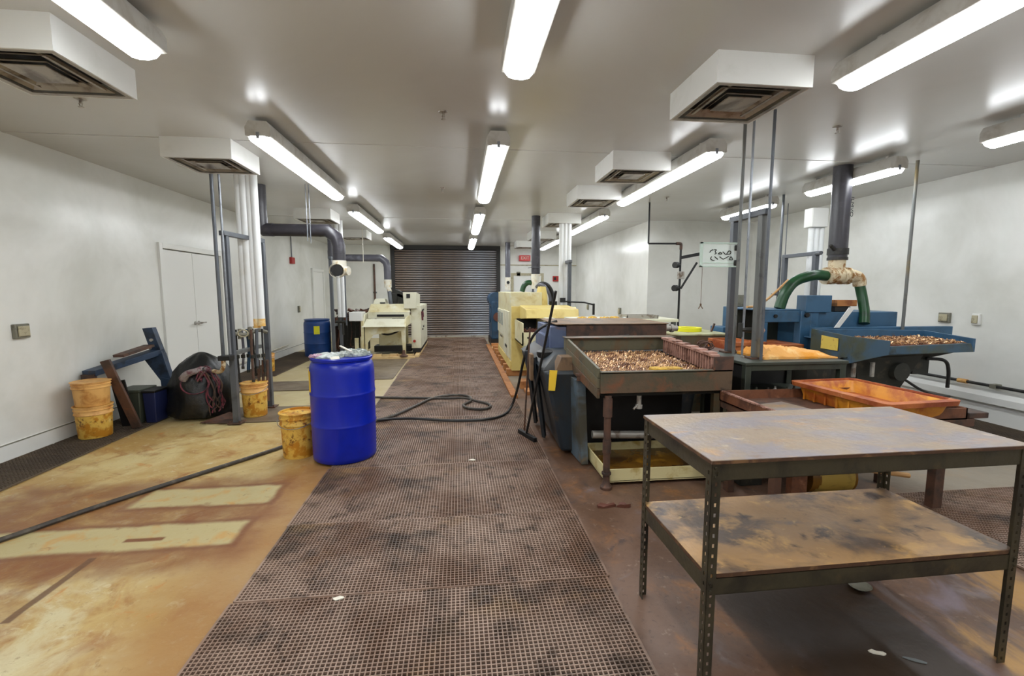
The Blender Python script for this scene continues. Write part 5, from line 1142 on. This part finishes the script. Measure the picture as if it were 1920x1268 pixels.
one('black_bracket', 'black plate under the wooden offcut on the blue machine', 'plate', B(4.265,4.46,4.74,4.9,1.252,1.313), 'black', (4.35,4.8,1.25), bevel=.004)
one('wooden_stick', 'long wooden stick sticking up behind the green hose', 'handle', MB().tube([(3.36,5.0,1.30),(3.5,5.05,1.31),(3.7,5.1,1.40),(3.98,5.15,1.62)],.014,8), 'pale_wood_pole', (3.4,5.0,1.29))
bc = thing('blue_cabinet', 'small bright blue cabinet behind the grey frame with a yellow sticker', 'cabinet', (3.55,5.6,0))
build('body', MB().box(3.55,3.72,5.5,5.8,.60,1.28).box(3.38,3.55,5.5,5.8,.70,1.02).box(3.4,3.7,5.52,5.78,0,.70), 'mach_blue', bc, .006)
build('sticker', B(3.58,3.66,5.49,5.50,1.30-.14,1.24), 'yellow_bright', bc)
one('gray_pack', 'small dark pack on top of the small blue cabinet', 'pack', MB().box(3.57,3.68,5.55,5.7,1.282,1.44), 'outlet_gray', (3.6,5.6,1.28), bevel=.006)
rx = thing('rust_bin', 'rust-brown low bin between the grey frame and the blue machine', 'bin', (3.2,4.9,0))
build('wall', MB().box(2.95,3.28,4.55,4.57,.3,.93).box(2.95,3.28,5.08,5.1,.3,.93).box(2.95,2.97,4.57,5.08,.3,.93).box(3.26,3.28,4.57,5.08,.3,.93).box(2.93,3.30,4.53,4.57,.90,.94), 'tub_rust', rx)
build('bottom', B(2.95,3.28,4.55,5.1,0,.3), 'brown_steel', rx)

# ------------------------------------------------------------ foreground shelving table
ROT = 0.5
S = thing('shelving_table', 'two-tier dark green steel shelving table with stained plywood boards in the foreground', 'table', (.868,1.437,0))
W, D, TZ, SZ = 1.305, .575, .905, .475
def loc(m): return m.xf(Matrix.Translation((.868,1.437,0)) @ Matrix.Rotation(R(ROT),4,'Z'))
def angle_post(sx, sy, x, y, z0, z1, wd=.036, th=.0028, pitch=.0381):
    """L-section post with real keyhole slots: two flanges; sx, sy point inwards"""
    m = MB()
    def flange(axis):
        hw = .0048; hz = .0075; c = wd*.52
        z = z0
        def strip(u0,u1,za,zb):
            if axis == 'x': m.box(min(x+sx*u0,x+sx*u1), max(x+sx*u0,x+sx*u1), min(y,y+sy*th), max(y,y+sy*th), za, zb)
            else: m.box(min(x,x+sx*th), max(x,x+sx*th), min(y+sy*u0,y+sy*u1), max(y+sy*u0,y+sy*u1), za, zb)
        strip(0,c-hw,z0,z1); strip(c+hw,wd,z0,z1)
        z = z0+.02; last = z0
        while z+hz < z1-.004:
            strip(c-hw,c+hw,last,z-hz); last = z+hz
            z += pitch
        strip(c-hw,c+hw,last,z1)
    flange('x'); flange('y')
    return m
for (x,y,sx,sy) in ((0,0,1,1),(W,0,-1,1),(0,D,1,-1),(W,D,-1,-1)):
    build('leg', loc(angle_post(sx,sy,x,y,0,TZ-.012)), 'table_steel', S)
def tier(z, nm, mt):
    e = .0035
    bh = .062
    for (a,b,c_,d_) in ((e+.003,W-e-.003,e,e+.0025),(e+.003,W-e-.003,D-e-.0025,D-e)):
        build('beam', loc(MB().box(a,b,c_,d_,z-.012-bh,z-.010).box(a,b,min(c_,d_) if c_ < .1 else D-.028,(.028 if c_ < .1 else D-e),z-.0125,z-.010).box(a,b,(c_ if c_ < .1 else D-.02),(.02 if c_ < .1 else d_),z-.012-bh,z-.0095-bh)), 'table_steel', S)
    for (a,b) in ((e,e+.0025),(W-e-.0025,W-e)):
        build('beam', loc(MB().box(a,b,e+.003,D-e-.003,z-.012-bh,z-.010)), 'table_steel', S)
    return build(nm, loc(MB().box(.006,W-.006,.006,D-.006,z-.010,z+.008) if nm == 'shelf_board' else MB().box(-.004,W+.004,-.004,D+.004,z-.010,z+.005)), mt, S, .002)
tp = tier(TZ, 'top_board', 'ply_top')
build('board_edge', loc(MB().box(-.003,W+.003,-.005,-.0035,TZ-.0095,TZ+.002).box(-.005,-.0035,-.003,D+.003,TZ-.0095,TZ+.002)), 'table_edge', S)
sh = tier(SZ, 'shelf_board', 'ply_shelf')
build('board_edge', loc(MB().box(.04,W-.04,.0045,.0058,SZ-.009,SZ+.006).box(.0045,.0058,.04,D-.04,SZ-.009,SZ+.006)), 'table_edge', S)
for (x,y) in ((0,0),(W,0)):
    for z in (TZ-.055,TZ-.025,SZ-.055,SZ-.025):
        bb = MB()
        for dz in (0,): bb.cyl((x+(.014 if x == 0 else -.014),-.001,z+dz),(x+(.014 if x == 0 else -.014),-.006,z+dz),.005,n=8)
        build('rivet', loc(bb), 'table_steel', S)

# ------------------------------------------------------------ litter on the floor
def scrap(name, label, x, y, z, sx, sy, rot, mt, cat='scrap', h=.004, grp=None):
    r = random.Random(int(x*100+y*10)); m = MB(); n = 9; top = []
    for k in range(n):
        a = 2*math.pi*k/n; q = r.uniform(.75,1.1); top.append((sx*q*math.cos(a), sy*q*math.sin(a)))
    vs = [(a,b,0) for a,b in top]+[(a,b,h*r.uniform(.5,2)) for a,b in top]+[(0,0,h*1.2)]
    fs = [tuple(range(n-1,-1,-1))]+[(k,(k+1)%n,n+(k+1)%n,n+k) for k in range(n)]+[(n+k,n+(k+1)%n,2*n) for k in range(n)]
    m.add(vs,fs).xf(Matrix.Translation((x,y,z)) @ Matrix.Rotation(R(rot),4,'Z'))
    return one(name, label, cat, m, mt, (x,y,z), grp)
scrap('paper_scrap', 'white paper scrap on the nearest aisle mat', -.60, 2.13, .014, .028, .014, 10, 'paper')
scrap('paper_scrap', 'small white scrap on the aisle mat near the curled seam', .09, 3.86, .0135, .035, .018, 0, 'paper')
scrap('paper_scrap', 'white oval scrap on the floor under the shelving table', 1.70, 1.55, .001, .032, .012, -25, 'paper')
scrap('film_scrap', 'thin bluish film scrap on the floor under the shelving table', 1.82, 1.50, .001, .045, .010, -30, 'film_dull', h=.002)
scrap('leaf_scrap', 'brown curled scrap on the floor before the machine foot, left piece', 1.00, 2.92, .001, .07, .025, 5, 'leaf_rust', h=.012)
scrap('leaf_scrap', 'brown curled scrap on the floor before the machine foot, right piece', 1.11, 2.90, .001, .05, .02, -10, 'leaf_rust', h=.014)
one('metal_scoop', 'small dull scoop lying on the floor under the right of the shelf', 'scoop', MB().lathe([(.0005,.004),(.03,.004),(.045,.016),(.047,.018),(.03,.009),(.0005,.008)],(0,0,0),20).xf(Matrix.Translation((1.99,1.93,0)) @ Matrix.Scale(1.15,4,(1,0,0))), 'outlet_gray', (1.99,1.93,0))

# ------------------------------------------------------------ third level: pieces that belong to a part
SUB = {'ceiling_light': {'latch': 'housing', 'hanger': 'housing'}, 'air_diffuser_box': {'hanger_strap': 'frame', 'centre_plate': 'louver'},
       'utility_pipes': {'handwheel': 'valve_manifold', 'conduit_clamp': 'conduit'}, 'machine_bracket': {'bolt': 'upright'},
       'parts_washer': {'window': 'side_panel', 'vent': 'side_panel', 'hopper_end': 'hopper', 'parts_pile': 'chute', 'pile_base': 'chute', 'chute_dark': 'chute', 'bolt': 'chute'},
       'feeder_machine': {'display': 'control_box', 'cabinet_knob': 'cabinet', 'side_logo': 'cabinet', 'cabinet_base': 'cabinet', 'slot': 'front_face', 'name_plate': 'upper_box', 'foot': 'lower_skirt'},
       'media_separator': {'leg_collar': 'leg', 'leg_foot': 'leg', 'rib_bolt': 'rib', 'rail_pad': 'rail', 'rail_teeth': 'rail', 'lid_handle': 'top_housing', 'top_cover': 'top_housing', 'pins': 'pin_bed', 'yellow_tag': 'tank'},
       'blue_feeder': {'placard': 'tray_side', 'knob': 'left_frame', 'pins': 'pin_bed'}, 'clear_plate': {'mark': 'plate', 'edge_band': 'plate'},
       'plastic_drum': {'yellow_label': 'body'}, 'bucket': {'bail_handle': 'rim'}, 'brown_tray': {'rim_teeth': 'wall'}, 'orange_tub': {'rib': 'body'},
       'exhaust_duct': {'print': 'riser', 'opening': 'drop', 'hanger_clamp': 'run', 'collar': 'riser', 'strap': 'riser'}, 'exit_sign': {'lettering': 'housing'},
       'shelving_table': {'rivet': 'leg'}, 'pipe_rack': {'valve_knob': 'valve'}, 'garbage_bag': {'cord_loop': 'knotted_rag'}, 'door_2': {'door_handle': 'door_leaf'}}
def stem_(n): return n.split('.')[0]
for t in [o for o in COL.objects if o.parent is None]:
    tab = SUB.get(stem_(t.name))
    if not tab: continue
    ch = list(t.children); first = {}
    for c in ch: first.setdefault(stem_(c.name), c)
    for c in ch:
        p = tab.get(stem_(c.name))
        if p in first and first[p] is not c: c.parent = first[p]
